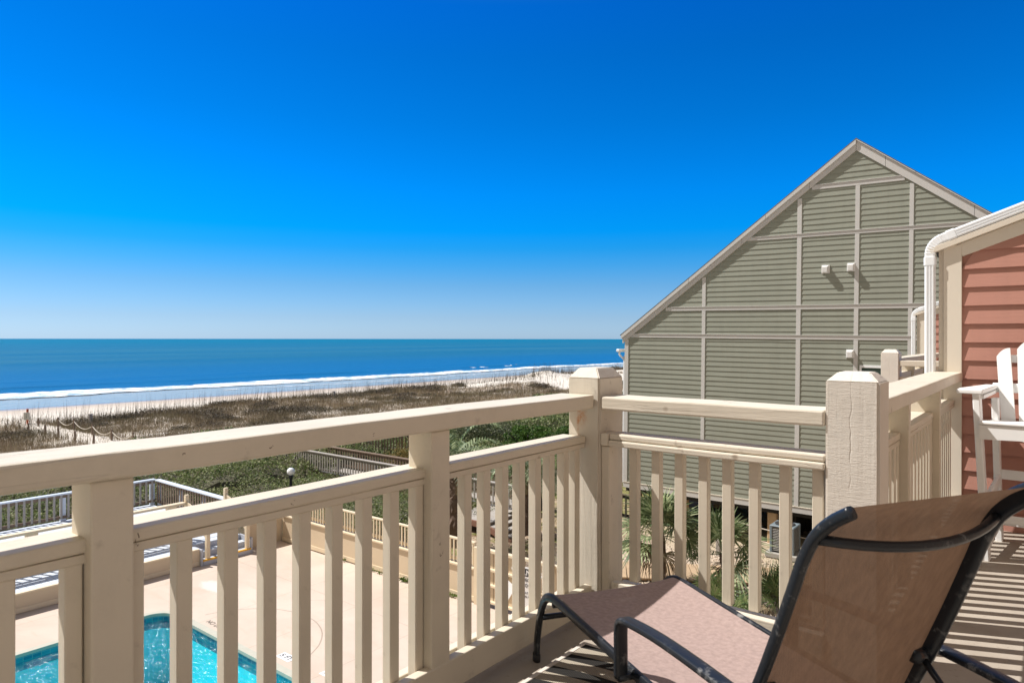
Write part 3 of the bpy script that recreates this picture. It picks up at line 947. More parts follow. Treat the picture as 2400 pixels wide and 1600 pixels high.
vlist = [(2.62, 2.73, 1.24, htop(2.6)), (5.41, 5.53, 1.24, htop(5.45) - .05), (6.92, 7.03, 1.24, 10.32), (8.22, 8.32, 1.24, htop(8.35)), (9.75, 9.86, 1.24, htop(9.9)), (11.6, 11.71, 1.24, htop(11.7))]
hb = [(10.32, 10.45), (8.99, 9.095), (6.92, 7.04), (6.06, 6.18)]
for (u0, u1, v0, v1) in vlist:
    cuts = sorted([v0] + [x for a, b in hb if a < v1 and b > v0 for x in (a - .002, b + .006)] + [v1])
    for a, b in zip(cuts[0::2], cuts[1::2]):
        if b - a > .08: hobj('vertical_trim', grey_trim, rect(u0, u1, a, b, .028), bev=.002)
hobj('corner_trim', grey_trim, (-.012, .12, -.033, -.004, 1.24, 6.0), bev=.002)
hobj('corner_trim', trim_cream, (-.012, .0, -.004, .12, 1.24, 6.0), bev=.001)
hobj('base_trim', grey_trim, (-.015, WID, -.040, -.004, 1.045, 1.222), bev=.003)
hobj('drip_edge', trim_cream, (-.015, WID, -.055, -.004, 1.222, 1.234), bev=.001)
# rake boards
def rake(name, mat, pa, pb, thick, out0, out1, nseg=1):
    bm = bmesh.new()
    (ua, va), (ub, vb) = pa, pb
    L_ = math.hypot(ub - ua, vb - va)
    an = math.atan2(vb - va, ub - ua)
    q = [(ua, va), (ub, vb), (ub, vb + thick), (ua, va + thick)]
    A = [bm.verts.new((u, -out1, v)) for u, v in q]; B_ = [bm.verts.new((u, -out0, v)) for u, v in q]
    bm.faces.new(A); bm.faces.new(B_[::-1])
    for k in range(4): bm.faces.new((A[(k + 1) % 4], A[k], B_[k], B_[(k + 1) % 4]))
    return hobj(name, mat, bmx=bm)
def seg_rake(name, mat, p, q, th, o0, o1, cuts):
    for a, b in zip(cuts, cuts[1:]):
        pa = (p[0] + (q[0] - p[0]) * a, p[1] + (q[1] - p[1]) * a); pb = (p[0] + (q[0] - p[0]) * (b - .0012), p[1] + (q[1] - p[1]) * (b - .0012))
        rake(name, mat, pa, pb, th, o0, o1)
REA = (WID + .1, APZ - (WID + .1 - APX) * SLR)
seg_rake('rake_board', grey_trim, (-.09, APZ - (APX + .09) * SLL - .02), (APX, APZ - .02), .175, .004, .055, [0, .28, .56, .83, 1.0])
seg_rake('rake_board', grey_trim, (APX, APZ - .02), REA, .27, .004, .055, [0, .1, .38, .7, 1])
seg_rake('rake_fascia', grey_trim, (-.12, APZ - (APX + .12) * SLL + .157), (APX, APZ + .157), .13, .004, .10, [0, .33, .66, 1.0])
seg_rake('rake_fascia', grey_trim, (APX, APZ + .253), (REA[0], REA[1] + .273), .03, .056, .10, [0, .2, .48, .8, 1.0])
bm = bmesh.new()
for (ua, va), (ub, vb) in (((-.16, APZ - (APX + .16) * SLL + .29), (APX, APZ + .29)), ((APX, APZ + .29), (WID + .25, APZ + .29 - (WID + .25 - APX) * SLR))):
    q = [(ua, va), (ub, vb), (ub, vb + .018), (ua, va + .018)]
    A = [bm.verts.new((u, -.104, v)) for u, v in q]; B_ = [bm.verts.new((u, 11.2, v)) for u, v in q]
    bm.faces.new(A); bm.faces.new(B_[::-1])
    for k in range(4): bm.faces.new((A[(k + 1) % 4], A[k], B_[k], B_[(k + 1) % 4]))
hobj('roof', roof_mat, bmx=bm)
# eave, gutter and downspout on the ocean side
hobj('gutter', white_alu, (-.30, -.17, -.10, 11.0, 5.56, 5.66), bev=.02)
bm = bmesh.new()
sweep(bm, smooth_path([Vector((-.23, .02, 5.56)), Vector((-.22, .02, 5.46)), Vector((-.06, .02, 5.30)), Vector((-.05, .02, 5.1)), Vector((-.05, .02, 1.2))], 4), (0, 1, 0), .06, .05, 10, None, True, 6)
hobj('downspout', white_alu, bmx=bm)
# three vent hoods
for (u, v) in ((6.18, 8.045), (6.835, 8.07), (6.84, 5.675)):
    bm = bmesh.new()
    box(bm, u - .11, u + .11, -.034, -.012, v - .12, v + .12, bev=.006)
    A = [(u - .085, -.034, v - .095), (u + .085, -.034, v - .095), (u + .085, -.034, v + .10), (u - .085, -.034, v + .10)]
    B_ = [(u - .065, -.155, v - .10), (u + .065, -.155, v - .10), (u + .065, -.165, v + .055), (u - .065, -.165, v + .055)]
    a = [bm.verts.new(p) for p in A]; b = [bm.verts.new(p) for p in B_]
    bm.faces.new(b)
    for k in range(4): bm.faces.new((a[k], a[(k + 1) % 4], b[(k + 1) % 4], b[k]))
    bmesh.ops.bevel(bm, geom=[e for e in bm.edges if e.calc_length() > .1], offset=.006, segments=2, affect='EDGES')
    o_ = hobj('vent_hood', vent_white, bmx=bm)
# window low on the right
wf = hobj('window', white_alu, (7.08, 7.13, -.045, -.004, 4.25, 5.30), (7.66, 7.71, -.045, -.004, 4.25, 5.30), (7.08, 7.71, -.047, -.004, 5.301, 5.37), (7.08, 7.71, -.047, -.004, 4.18, 4.249))
def glass_dark():
    m = M('window_glass', 0.05, 0.6); 
    return m.base((0.02, 0.05, 0.045))
hobj('pane', glass_dark(), (7.131, 7.659, -.03, -.022, 4.25, 5.30), bev=0, parent=wf)
# underside, stilts
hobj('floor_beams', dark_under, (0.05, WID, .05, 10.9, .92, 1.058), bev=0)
for i, (u, vy) in enumerate(((2.0, .25), (4.75, .30), (6.98, .30), (9.2, .3), (2.0, 3.6), (4.75, 3.6), (6.98, 3.6), (9.2, 3.6), (0.35, .3), (0.35, 7.0), (4.75, 7.0), (9.2, 7.0))):
    bm = bmesh.new()
    box(bm, u - .13, u + .13, vy - .13, vy + .13, -.6, .919, bev=.02)
    hobj('stilt', pile_wood, bmx=bm)
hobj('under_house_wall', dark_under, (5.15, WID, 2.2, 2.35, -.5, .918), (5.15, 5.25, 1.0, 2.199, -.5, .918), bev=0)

# ================================================================== AIR CONDITIONER
root = thing('air_conditioner', (-6.0, 19.75, GZ), 'grey louvred outdoor air conditioner unit under the green house', 'air conditioner')
ac = plain('ac_grey_metal', (0.16, 0.20, 0.23), 0.45, 0.08, 6, spec=0.4)
ax, ay = -6.2, 19.4
BX('pad', plain('concrete_pad', (0.35, 0.33, 0.3), 0.9, 0.1), root, (ax - .1, ax + .75, ay - .1, ay + .75, GZ - .05, GZ + .08), bev=.01)
BX('cabinet', plain('ac_dark_coil', (0.05, 0.055, 0.06), 0.7, 0.1), root, (ax + .03, ax + .62, ay + .03, ay + .62, GZ + .1, GZ + .80), bev=.03)
sl_ = []
bm = bmesh.new()
for k in range(15):
    z = GZ + .13 + k * .044
    box(bm, ax + .012, ax + .638, ay + .012, ay + .638, z, z + .022, bev=.006)
mesh_obj('louvres', bm, plain('ac_louvre_metal', (0.26, 0.25, 0.23), 0.4, 0.05), root)
bm = bmesh.new()
for (a, b) in ((0, 0), (.58, 0), (0, .58), (.58, .58)): box(bm, ax + a, ax + a + .07, ay + b, ay + b + .07, GZ + .085, GZ + .81, bev=.012)
box(bm, ax - .005, ax + .655, ay - .005, ay + .655, GZ + .785, GZ + .83, bev=.02)
mesh_obj('frame', bm, ac, root)
bm = bmesh.new(); lathe(bm, [(.26, 0), (.27, .02), (.25, .03), (.05, .035)], (ax + .325, ay + .325, GZ + .83), 24)
mesh_obj('fan_guard', bm, rubber, root)
BX('red_badge', plain('red_badge_paint', (0.45, 0.05, 0.05)), root, (ax + .30, ax + .45, ay + .002, ay + .0115, GZ + .55, GZ + .62), bev=.001)

# ================================================================== TERRAIN
def smoothstep(a, b, x):
    t = np.clip((x - a) / (b - a), 0, 1); return t * t * (3 - 2 * t)
_g = rng.random((256, 256))
def vnoise(x, y):
    xi = np.floor(x).astype(int); yi = np.floor(y).astype(int)
    fx = x - xi; fy = y - yi
    fx = fx * fx * (3 - 2 * fx); fy = fy * fy * (3 - 2 * fy)
    a = _g[xi % 256, yi % 256]; b = _g[(xi + 1) % 256, yi % 256]; c_ = _g[xi % 256, (yi + 1) % 256]; d = _g[(xi + 1) % 256, (yi + 1) % 256]
    return (a * (1 - fx) + b * fx) * (1 - fy) + (c_ * (1 - fx) + d * fx) * fy
def fbm(x, y, o=4):
    s_, a, t = 0, 1, 0
    for k in range(o):
        s_ = s_ + a * vnoise(x * 2 ** k + 17 * k, y * 2 ** k + 5 * k); t += a; a *= .5
    return s_ / t
def path_d(x, y):
    """distance from the sand path axis through the dunes"""
    yc = 17.15 + 0.10 * np.sin(x * .2)
    return np.abs(y - yc)
def ground_h(x, y):
    x = np.asarray(x, float); y = np.asarray(y, float)
    base = -4.80 - 0.10 * smoothstep(-20, -30, x)
    dune = smoothstep(-40, -50, x) * (1 - smoothstep(-66, -71, x))
    d = (fbm(x * .16, y * .10) - .45) * 1.9 + (fbm(x * .5 + 9, y * .4) - .5) * .5
    ridge = .45 * np.exp(-((x + 61 + 3 * np.sin(y * .09)) / 4.5) ** 2)
    far = smoothstep(55, 95, y)
    h = base + dune * (d * (.34 + .75 * far) + ridge * (.25 + 1.2 * far) - .42)
    pm = (1 - smoothstep(.8, 2.0, path_d(x, y))) * smoothstep(-38, -41, x) * (1 - smoothstep(-66, -74, x))
    h = h * (1 - pm * .8) + (-5.0) * pm * .8
    h = np.where(x < -66, h - (1.35) * smoothstep(-66, -74, x), h)
    h = np.where(x < -72, h - (np.minimum(-72 - x, 90)) * 0.0222, h)
    h = h + np.where(x > -19, 0.0, 0.05 * (fbm(x * 1.3, y * 1.3) - .5))
    # pool basin cut (the deck slab covers the rim)
    inb = (x > -16.2) & (x < -8.2) & (y > -6.2) & (y < 7.9)
    h = np.where(inb, -7.5, h)
    return h
def vedge(y):
    return -59.3 - 6.2 * smoothstep(12, 48, y) - 1.5 * np.sin(y * .13) * smoothstep(30, 60, y)
def veg_mask(x, y):
    """0 = bare sand, 1 = dense dune grass"""
    n1 = fbm(x * .23 + 40, y * .15 + 3)
    far = smoothstep(50, 78, y)
    m_ = smoothstep(.20 + .33 * far, .36 + .28 * far, n1) * (.55 + .45 * smoothstep(.3, .5, vnoise(x * .9, y * .6)))
    m_ = m_ * smoothstep(-35, -37, x) * (1 - smoothstep(vedge(y) + 1.2, vedge(y) - 1.2, x))
    m_ = m_ * smoothstep(.55, 1.15, path_d(x, y)) 
    return m_
def nonuni(lo, a, b, hi, step, grow=1.22):
    c_ = list(np.arange(a, b + step, step))
    s_ = step; v = c_[-1]
    while v < hi: s_ *= grow; v += s_; c_.append(min(v, hi))
    s_ = step; v = c_[0]; pre = []
    while v > lo: s_ *= grow; v -= s_; pre.append(max(v, lo))
    return np.array(pre[::-1] + c_)
gx = nonuni(-175, -125, -6, 3000, .55, 1.3)
gy = nonuni(-3000, -12, 150, 3000, .75, 1.2)
GX, GY = np.meshgrid(gx, gy, indexing='ij')
GH = ground_h(GX, GY)
nx, ny = GX.shape
me = bpy.data.meshes.new('ground')
idx = np.arange(nx * ny).reshape(nx, ny)
quads = np.stack([idx[:-1, :-1], idx[1:, :-1], idx[1:, 1:], idx[:-1, 1:]], -1).reshape(-1, 4)
me.from_pydata(np.stack([GX, GY, GH], -1).reshape(-1, 3).tolist(), [], quads.tolist())
at = me.attributes.new('veg', 'FLOAT', 'POINT')
at.data.foreach_set('value', veg_mask(GX, GY).astype(np.float32).ravel())
for p in me.polygons: p.use_smooth = True
def ground_mat():
    m = M('dune_and_beach_sand', 0.9, 0.2)
    sep = m.n('ShaderNodeSeparateXYZ'); m.l(m.tc.outputs['Object'], sep.inputs[0])
    X, Y = sep.outputs[0], sep.outputs[1]
    va = m.n('ShaderNodeAttribute'); va.attribute_name = 'veg'
    wob = m.math('MULTIPLY', m.math('SUBTRACT', m.noise(1.0, m.coord((.05, .018, 1)), 4, .6), .5), 9.0)
    Xw = m.math('ADD', X, wob)
    dry = m.mix(m.noise(.7, None, 6), (0.58, 0.53, 0.465), (0.72, 0.67, 0.60))
    damp = m.mix(m.noise(.4, m.coord((1, .2, 1)), 5), (0.42, 0.355, 0.30), (0.52, 0.45, 0.39))
    litter = m.mix(m.ramp(m.noise(5.0, None, 6, .7), [(.35, 0), (.65, 1)]), (0.14, 0.10, 0.07), (0.36, 0.28, 0.20))
    c = m.mix(m.math('MULTIPLY', va.outputs['Fac'], m.ramp(m.noise(3.1, None, 5, .7), [(.30, 0.35), (.6, 1)])), dry, litter)
    fd = m.ramp(m.math('MULTIPLY_ADD', Xw, -1 / 60, -1.2), [(0.0, 0), (.12, 0), (.26, 1), (1, 1)])   # damp beyond ~ -80
    c = m.mix(fd, c, damp)
    # yard (x > -24): shell sand, pine straw and grass patches
    yard = m.mix(m.ramp(m.noise(22, None, 5, .75), [(.38, 0), (.62, 1)]), (0.25, 0.17, 0.11), (0.55, 0.44, 0.33))
    straw = m.mix(m.ramp(m.noise(2.2, None, 5, .65), [(.48, 0), (.62, 1)]), yard, (0.20, 0.12, 0.075))
    grass = m.mix(m.ramp(m.noise(1.1, m.coord(loc=(4, 4, 0)), 5, .7), [(.50, 0), (.60, 1)]), straw, (0.15, 0.155, 0.045))
    gy_ = m.ramp(m.math('MULTIPLY', Y, 1 / 60), [(.28, 0), (.33, .35), (.42, 1), (1, 1)])
    shell = m.mix(m.ramp(m.noise(28, m.coord(loc=(2, 0, 0)), 5, .8), [(.35, 0), (.60, 1)]), (0.30, 0.21, 0.15), (0.70, 0.58, 0.47))
    east = m.ramp(m.math('MULTIPLY_ADD', X, 1 / 20, .95), [(.36, 0), (.48, 1)])   # x from -12 to -9
    yc = m.mix(east, grass, shell)
    lawn = m.mix(m.noise(3.0, None, 5, .7), (0.11, 0.13, 0.03), (0.27, 0.24, 0.08))
    yc = m.mix(m.math('MULTIPLY', gy_, m.ramp(m.noise(.6, None, 4), [(.38, 0), (.5, 1)])), yc, lawn)
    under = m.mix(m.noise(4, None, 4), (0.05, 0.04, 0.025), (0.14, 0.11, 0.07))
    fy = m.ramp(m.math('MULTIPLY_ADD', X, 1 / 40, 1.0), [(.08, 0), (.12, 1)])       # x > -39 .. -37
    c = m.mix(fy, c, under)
    fy2 = m.ramp(m.math('MULTIPLY_ADD', X, 1 / 40, 1.0), [(.60, 0), (.63, 1)])      # x > -16 .. -15
    c = m.mix(fy2, c, yc)
    m.base(c)
    wetx = m.ramp(m.math('MULTIPLY_ADD', Xw, -1 / 60, -1.2), [(0.0, 0), (.27, 0), (.34, 1), (1, 1)])  # x < -92
    c = m.mix(m.math('MULTIPLY', wetx, .55), c, (0.10, 0.095, 0.09))
    m.base(c)
    m.l(m.math('MULTIPLY_ADD', wetx, -.80, .9), m.b.inputs['Roughness'])
    m.l(m.math('MULTIPLY_ADD', wetx, .5, .2), m.b.inputs['Specular IOR Level'])
    hb_ = m.math('MULTIPLY', m.noise(6, None, 6, .7), m.math('SUBTRACT', 1.0, wetx))
    m.bump(hb_, .6, .08)
    return m.m
me.materials.append(ground_mat())
go = bpy.data.objects.new('ground', me); COL.objects.link(go); tag(go, kind='structure')

# ================================================================== SEA
def sea_mat():
    m = M('sea_water', 0.22, 0.08)
    sep = m.n('ShaderNodeSeparateXYZ'); m.l(m.tc.outputs['Object'], sep.inputs[0])
    band = m.noise(1.0, m.coord((.014, .0012, 1)), 4, .6)
    c = m.mix(m.ramp(band, [(.35, 0), (.65, 1)]), (0.004, 0.095, 0.205), (0.034, 0.132, 0.195))
    farf = m.ramp(m.math('MULTIPLY', sep.outputs[0], -1 / 3000), [(0, 0), (.12, .35), (.6, 1)])
    c = m.mix(farf, c, (0.0, 0.125, 0.20))
    near = m.ramp(m.math('MULTIPLY_ADD', sep.outputs[0], 1 / 120, 2.3), [(0, 0), (1, 1)])
    c = m.mix(m.math('MULTIPLY', near, .6), c, (0.004, 0.12, 0.33))
    m.base(c)
    m.b.inputs['Roughness'].default_value = .35
    m.bump(m.noise(1.0, m.coord((.35, .10, 1)), 6, .65), .8, .8)
    m.bump(m.noise(1.0, m.coord((2.2, .9, 1)), 4, .6), .5, .15)
    return m.m
SEA = -7.28
sx_ = np.concatenate([-np.geomspace(30000, 200, 60), np.arange(-198, -110, .8)])
sy_ = nonuni(-30000, -10, 420, 30000, 2.5, 1.35)
SX, SY = np.meshgrid(sx_, sy_, indexing='ij')
SZ = SEA + .30 * np.exp(-((SX + 136 + 3 * np.sin(SY * .021)) / 1.8) ** 2) * (.5 + vnoise(SX * 0, SY * .05)) * smoothstep(420, 200, SY) + .12 * np.exp(-((SX + 158) / 3) ** 2)
n1, n2 = SX.shape
me = bpy.data.meshes.new('sea')
idx = np.arange(n1 * n2).reshape(n1, n2)
quads = np.stack([idx[:-1, :-1], idx[1:, :-1], idx[1:, 1:], idx[:-1, 1:]], -1).reshape(-1, 4)
me.from_pydata(np.stack([SX, SY, SZ], -1).reshape(-1, 3).tolist(), [], quads.tolist())
for p in me.polygons: p.use_smooth = True
me.materials.append(sea_mat())
so_ = bpy.data.objects.new('water', me); COL.objects.link(so_); tag(so_, kind='structure')

def foam_mat(name, th, soft, scale):
    m = M(name, .8, .2)
    m.base(m.mix(m.ramp(m.noise(1.0, m.coord((.38, .16, 1)), 6, .75), [(.44, 0), (.54, 1)]), (0.24, 0.38, 0.50), (0.84, 0.85, 0.86)))
    at_ = m.n('ShaderNodeAttribute'); at_.attribute_name = 'edge'
    n_ = m.noise(1.0, m.coord(scale), 6, .7, .4)
    a = m.ramp(m.math('MULTIPLY_ADD', at_.outputs['Fac'], .75, m.math('MULTIPLY_ADD', n_, .8, -.5)), [(th, 0), (th + soft, 1)])
    tr = m.n('ShaderNodeBsdfTransparent')
    mx = m.n('ShaderNodeMixShader')
    m.l(a, mx.inputs[0]); m.l(tr.outputs[0], mx.inputs[1]); m.l(m.b.outputs[0], mx.inputs[2]); m.l(mx.outputs[0], m.o.inputs[0])
    m.bump(m.noise(3.0, None, 5, .7), .35, .06)
    return m.m
def foam_band(name, xc, half, ylo, yhi, h, mat, nlat=18, wob=2.0, breakup=0.0, seed=0.0):
    ys = np.concatenate([np.arange(ylo, min(yhi, 200), 1.0), np.geomspace(200, yhi, 120) if yhi > 200 else []])
    q = np.linspace(-1, 1, nlat)
    Q, Yg = np.meshgrid(q, ys, indexing='ij')
    wv = 1.0
    cen = xc + wob * (vnoise(Yg * .035 + seed, Yg * 0 + seed) - .5) * 2 + .5 * wob * (vnoise(Yg * .2 + seed, Yg * 0) - .5)
    wd = half * (.55 + .9 * vnoise(Yg * .05 + 3 + seed, Yg * 0 + 1)) * (1 - .55 * smoothstep(50, 150, Yg))
    Xg = cen + Q * wd
    Z = np.maximum(SEA, ground_h(Xg, Yg)) + .05 + h * .8 * (1 - Q ** 2) * (1 - Q) * (.3 + vnoise(Xg * 1.2, Yg * .9) * 1.2) * (.5 + vnoise(Yg * .06 + seed, Yg * 0))
    edge = (1 - np.abs(Q) ** 3) * (1 - breakup * (vnoise(Yg * .025 + seed * 3, Yg * 0) > .5))
    me = bpy.data.meshes.new(name)
    a, b = Q.shape
    idx = np.arange(a * b).reshape(a, b)
    quads = np.stack([idx[:-1, :-1], idx[1:, :-1], idx[1:, 1:], idx[:-1, 1:]], -1).reshape(-1, 4)
    me.from_pydata(np.stack([Xg, Yg, Z], -1).reshape(-1, 3).tolist(), [], quads.tolist())
    at = me.attributes.new('edge', 'FLOAT', 'POINT'); at.data.foreach_set('value', edge.astype(np.float32).ravel())
    for p in me.polygons: p.use_smooth = True
    me.materials.append(mat)
    o_ = bpy.data.objects.new(name, me); COL.objects.link(o_)
    return o_
fo = foam_band('breaking_surf', -118.5, 8.2, -30, 900, .20, foam_mat('thick_foam', .45, .08, (.24, .16, 1)), 26, 2.0, 0.0, 1.3)
tag(fo, 'line of white breaking foam along the waterline', 'surf', kind='stuff')
fo = foam_band('thin_foam', -103, .8, 10, 500, .02, foam_mat('thin_foam_lace', .50, .2, (.8, .25, 1)), 8, 3.0, 0.9, 4.7)
tag(fo, 'thin broken foam line on the wet sand', 'surf', kind='stuff')
fo = foam_band('far_foam', -133, 2.2, 150, 900, .25, foam_mat('far_foam_patch', .42, .15, (.3, .05, 1)), 8, 6.0, 1.0, 7.7)
tag(fo, 'far breaker patches beyond the shore foam', 'surf', kind='stuff')

# ================================================================== VEGETATION
def leaf_mat(name, cols, rough=.6, spec=.25, transl=.25, scale=.8):
    m = M(name, rough, spec)
    g = m.n('ShaderNodeNewGeometry')
    r_ = m.ramp(g.outputs['Random Per Island'], [(i / (len(cols) - 1), c_) for i, c_ in enumerate(cols)])
    c = m.mix(m.ramp(m.noise(scale, None, 3), [(.35, 0), (.65, 1)]), m.mix(1.0, r_, (0.62, 0.66, 0.62), 'MULTIPLY'), r_)
    m.base(c)
    tr = m.n('ShaderNodeBsdfTranslucent'); m.l(c, tr.inputs[0])
    mx = m.n('ShaderNodeMixShader'); mx.inputs[0].default_value = transl
    m.l(m.b.outputs[0], mx.inputs[1]); m.l(tr.outputs[0], mx.inputs[2]); m.l(mx.outputs[0], m.o.inputs[0])
    return m.m
scrub_leaf = leaf_mat('scrub_leaves', [(.06, .095, .025), (.14, .20, .05), (.22, .27, .09), (.32, .35, .15), (.24, .23, .12), (.42, .40, .26)], scale=.45)
dune_blade = leaf_mat('dune_grass_blades', [(.15, .11, .07), (.28, .20, .13), (.34, .26, .16), (.22, .19, .10), (.46, .37, .25), (.13, .10, .065)], transl=.15, scale=.15)
oat_mat = leaf_mat('sea_oat_stalks', [(.06, .05, .035), (.14, .11, .075)], transl=.1)
twig_mat = plain('bare_twigs', (0.22, 0.18, 0.14), 0.9, .3, 5)

def leaf_quads(P, size, flat=.5, aspect=.42, up=None):
    """rhombic leaves at points P"""
    n = len(P)
    d = rng.normal(size=(n, 3)); d[:, 2] = np.abs(d[:, 2]) * .6 + .1
    d /= np.linalg.norm(d, axis=1, keepdims=True)
    s_ = rng.normal(size=(n, 3)); s_ -= d * (s_ * d).sum(1, keepdims=True); s_ /= np.linalg.norm(s_, axis=1, keepdims=True)
    L = (size * rng.uniform(.6, 1.35, n))[:, None]
    a = P - d * L * .5; c_ = P + d * L * .5
    b = P + s_ * L * aspect * .5; e = P - s_ * L * aspect * .5
    return np.stack([a, b, c_, e], 1).reshape(-1, 3)
def blades(P, h, wd, lean=.35):
    n = len(P)
    an = rng.uniform(0, 2 * PI, n)
    sv = np.stack([np.cos(an), np.sin(an), np.zeros(n)], 1)
    ln = rng.normal(size=(n, 3)) * lean; ln[:, 2] = 1
    ln[:, 0] += .12
    ln /= np.linalg.norm(ln, axis=1, keepdims=True)
    H = (h * rng.uniform(.55, 1.3, n))[:, None]
    W = (wd * rng.uniform(.7, 1.3, n))[:, None]
    return np.stack([P - sv * W * .5, P + sv * W * .5, P + ln * H], 1).reshape(-1, 3)

def scrub_height(x, y, amp=1.0):
    big = fbm(x * .42 + 3, y * .42 + 8, 3)
    sm = fbm(x * 1.6 + 11, y * 1.6, 3)
    return np.clip(.35 + amp * (big * 1.1 + sm * .55 - .30), .08, 3)
def scrub_region(name, x0, x1, y0, y1, amp, zb, dens, size, label, cat='shrubs', rag=1.2, mat=None, edge=1.0):
    A = (x1 - x0) * (y1 - y0)
    N_ = int(A * dens)
    x = rng.uniform(x0 - rag * .3, x1 + rag * .3, N_); y = rng.uniform(y0 - rag * .3, y1 + rag * .3, N_)
    # distance thinning
    dist = np.hypot(x, y)
    keep = rng.random(N_) < np.clip((26 / dist) ** 1.3, .22, 1)
    x, y, dist = x[keep], y[keep], dist[keep]
    ed = np.minimum.reduce([x - x0 + .35, x1 + .35 - x, y - y0 + .35, y1 + .35 - y])
    ht = scrub_height(x, y, amp) * smoothstep(-.2, edge, ed + .8 * (vnoise(x * 1.1, y * 1.1) - .5))
    g = ground_h(x, y)
    # clumped shell: most leaves near the top surface, the rest deeper
    dep = np.abs(rng.normal(size=len(x))) * .20
    z = np.maximum(g, g + ht - dep)
    gap = fbm(x * 3.1, y * 3.1, 2) > .40
    ok = (ht > .10) & (gap | (rng.random(len(x)) < .35))
    P = np.stack([x, y, z], 1)[ok]
    P[:, :2] += rng.normal(size=(len(P), 2)) * .03
    V = leaf_quads(P, (size * np.clip(dist[ok] / 26, .9, 2.2)), aspect=.5)
    o_ = raw_mesh(name, V, 4, mat or scrub_leaf)
    tag(o_, label, cat, kind='stuff')
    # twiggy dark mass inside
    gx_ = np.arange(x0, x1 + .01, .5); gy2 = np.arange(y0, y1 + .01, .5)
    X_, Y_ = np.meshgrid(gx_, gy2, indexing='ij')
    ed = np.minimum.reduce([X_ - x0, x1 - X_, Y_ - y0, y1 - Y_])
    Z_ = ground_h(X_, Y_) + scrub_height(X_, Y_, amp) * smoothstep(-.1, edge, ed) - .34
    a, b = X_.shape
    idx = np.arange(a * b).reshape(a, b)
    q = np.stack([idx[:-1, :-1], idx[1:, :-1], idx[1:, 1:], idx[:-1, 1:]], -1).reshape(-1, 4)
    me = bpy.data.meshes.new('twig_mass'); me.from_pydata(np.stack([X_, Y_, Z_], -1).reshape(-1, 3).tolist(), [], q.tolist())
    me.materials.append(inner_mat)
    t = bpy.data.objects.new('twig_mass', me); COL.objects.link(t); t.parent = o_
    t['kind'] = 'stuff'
    return o_
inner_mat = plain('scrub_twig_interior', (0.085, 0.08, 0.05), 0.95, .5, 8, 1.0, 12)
scrub_region('coastal_scrub', -36.5, -24.3, -14, 62, 1.15, 0, 420, .095, 'wide dark green coastal scrub between the boardwalk deck and the brown dunes')
scrub_region('coastal_scrub', -24.0, -14.8, 12.1, 17.3, .75, 0, 620, .075, 'green scrub right behind the cream pool fence', edge=.6)
scrub_region('coastal_scrub', -24.2, -14.5, 21.5, 60, 1.25, 0, 330, .085, 'taller mixed green scrub beyond the wooden walkway')
# bare twigs poking out of the scrub
N_ = 2600
x = rng.uniform(-42, -15, N_); y = rng.uniform(12, 58, N_)
ok = ~((y > 17.2) & (y < 21.5) & (x > -26)) & ~((x > -24.3) & (y < 12.2))
x, y = x[ok], y[ok]
P = np.stack([x, y, ground_h(x, y) + scrub_height(x, y) * .75], 1)
o_ = raw_mesh('dead_twigs', blades(P, np.full(len(P), .42), np.full(len(P), .018), .9), 3, twig_mat)
tag(o_, 'bare grey twigs sticking out of the scrub', 'twigs', kind='stuff')

# dune grass
def dune_grass():
    out = []
    for (ya, yb, dens) in ((4, 30, 150), (30, 60, 95), (60, 105, 50), (105, 180, 26), (180, 330, 5)):
        A = 32 * (yb - ya)
        n = int(A * dens)
        x = rng.uniform(-68, -35.5, n); y = rng.uniform(ya, yb, n)
        m_ = veg_mask(x, y)
        cl = vnoise(x * 2.3, y * 2.3)
        ok = rng.random(n) < m_ * (.35 + .9 * (cl > .42))
        x, y = x[ok], y[ok]
        dist = np.hypot(x, y)
        P = np.stack([x, y, ground_h(x, y) - .03], 1)
        tall = .30 + .35 * vnoise(x * .35, y * .35)
        out.append(blades(P, tall, .020 * np.clip(dist / 45, 1, 3.5)))
    o_ = raw_mesh('dune_grass', np.concatenate(out), 3, dune_blade)
    tag(o_, 'brown winter dune grass covering the dunes in front of the beach', 'dune grass', kind='stuff')
    # sparse grass in the open sand and on the path edges
    n = 9000
    x = rng.uniform(-70, -40, n); y = rng.uniform(6, 150, n)
    x = np.concatenate([x, rng.uniform(-64, -41, 1500)]); y = np.concatenate([y, 17.15 + rng.normal(size=1500) * 1.3])
    P = np.stack([x, y, ground_h(x, y) - .02], 1)
    o_ = raw_mesh('sparse_grass', blades(P, np.full(len(x), .38), np.full(len(x), .022), .3), 3, dune_blade)
    tag(o_, 'thin scattered grass on bare dune sand', 'grass', kind='stuff')
    # sea oats: tall thin stalks with seed heads
    n = 5200
    y = rng.uniform(5, 150, n) ** 1.0
    x = vedge(y) + .6 + rng.normal(size=n) * 2.0
    n2_ = 900
    x = np.concatenate([x, rng.uniform(-60, -44, n2_)]); y = np.concatenate([y, rng.uniform(8, 90, n2_)])
    P = np.stack([x, y, ground_h(x, y)], 1)
    dist = np.hypot(x, y)
    st = blades(P, rng.uniform(.8, 1.75, len(x)), .023 * np.clip(dist / 60, .8, 2), .07)
    tips = st.reshape(-1, 3, 3)[:, 2]
    hd = leaf_quads(tips - np.array([0, 0, .06]), np.full(len(tips), .16), aspect=.22)
    o_ = raw_mesh('sea_oats', np.concatenate([st]), 3, oat_mat)
    tag(o_, 'tall thin sea oat stalks standing against the beach', 'sea oats', kind='stuff')
dune_grass()
P = []
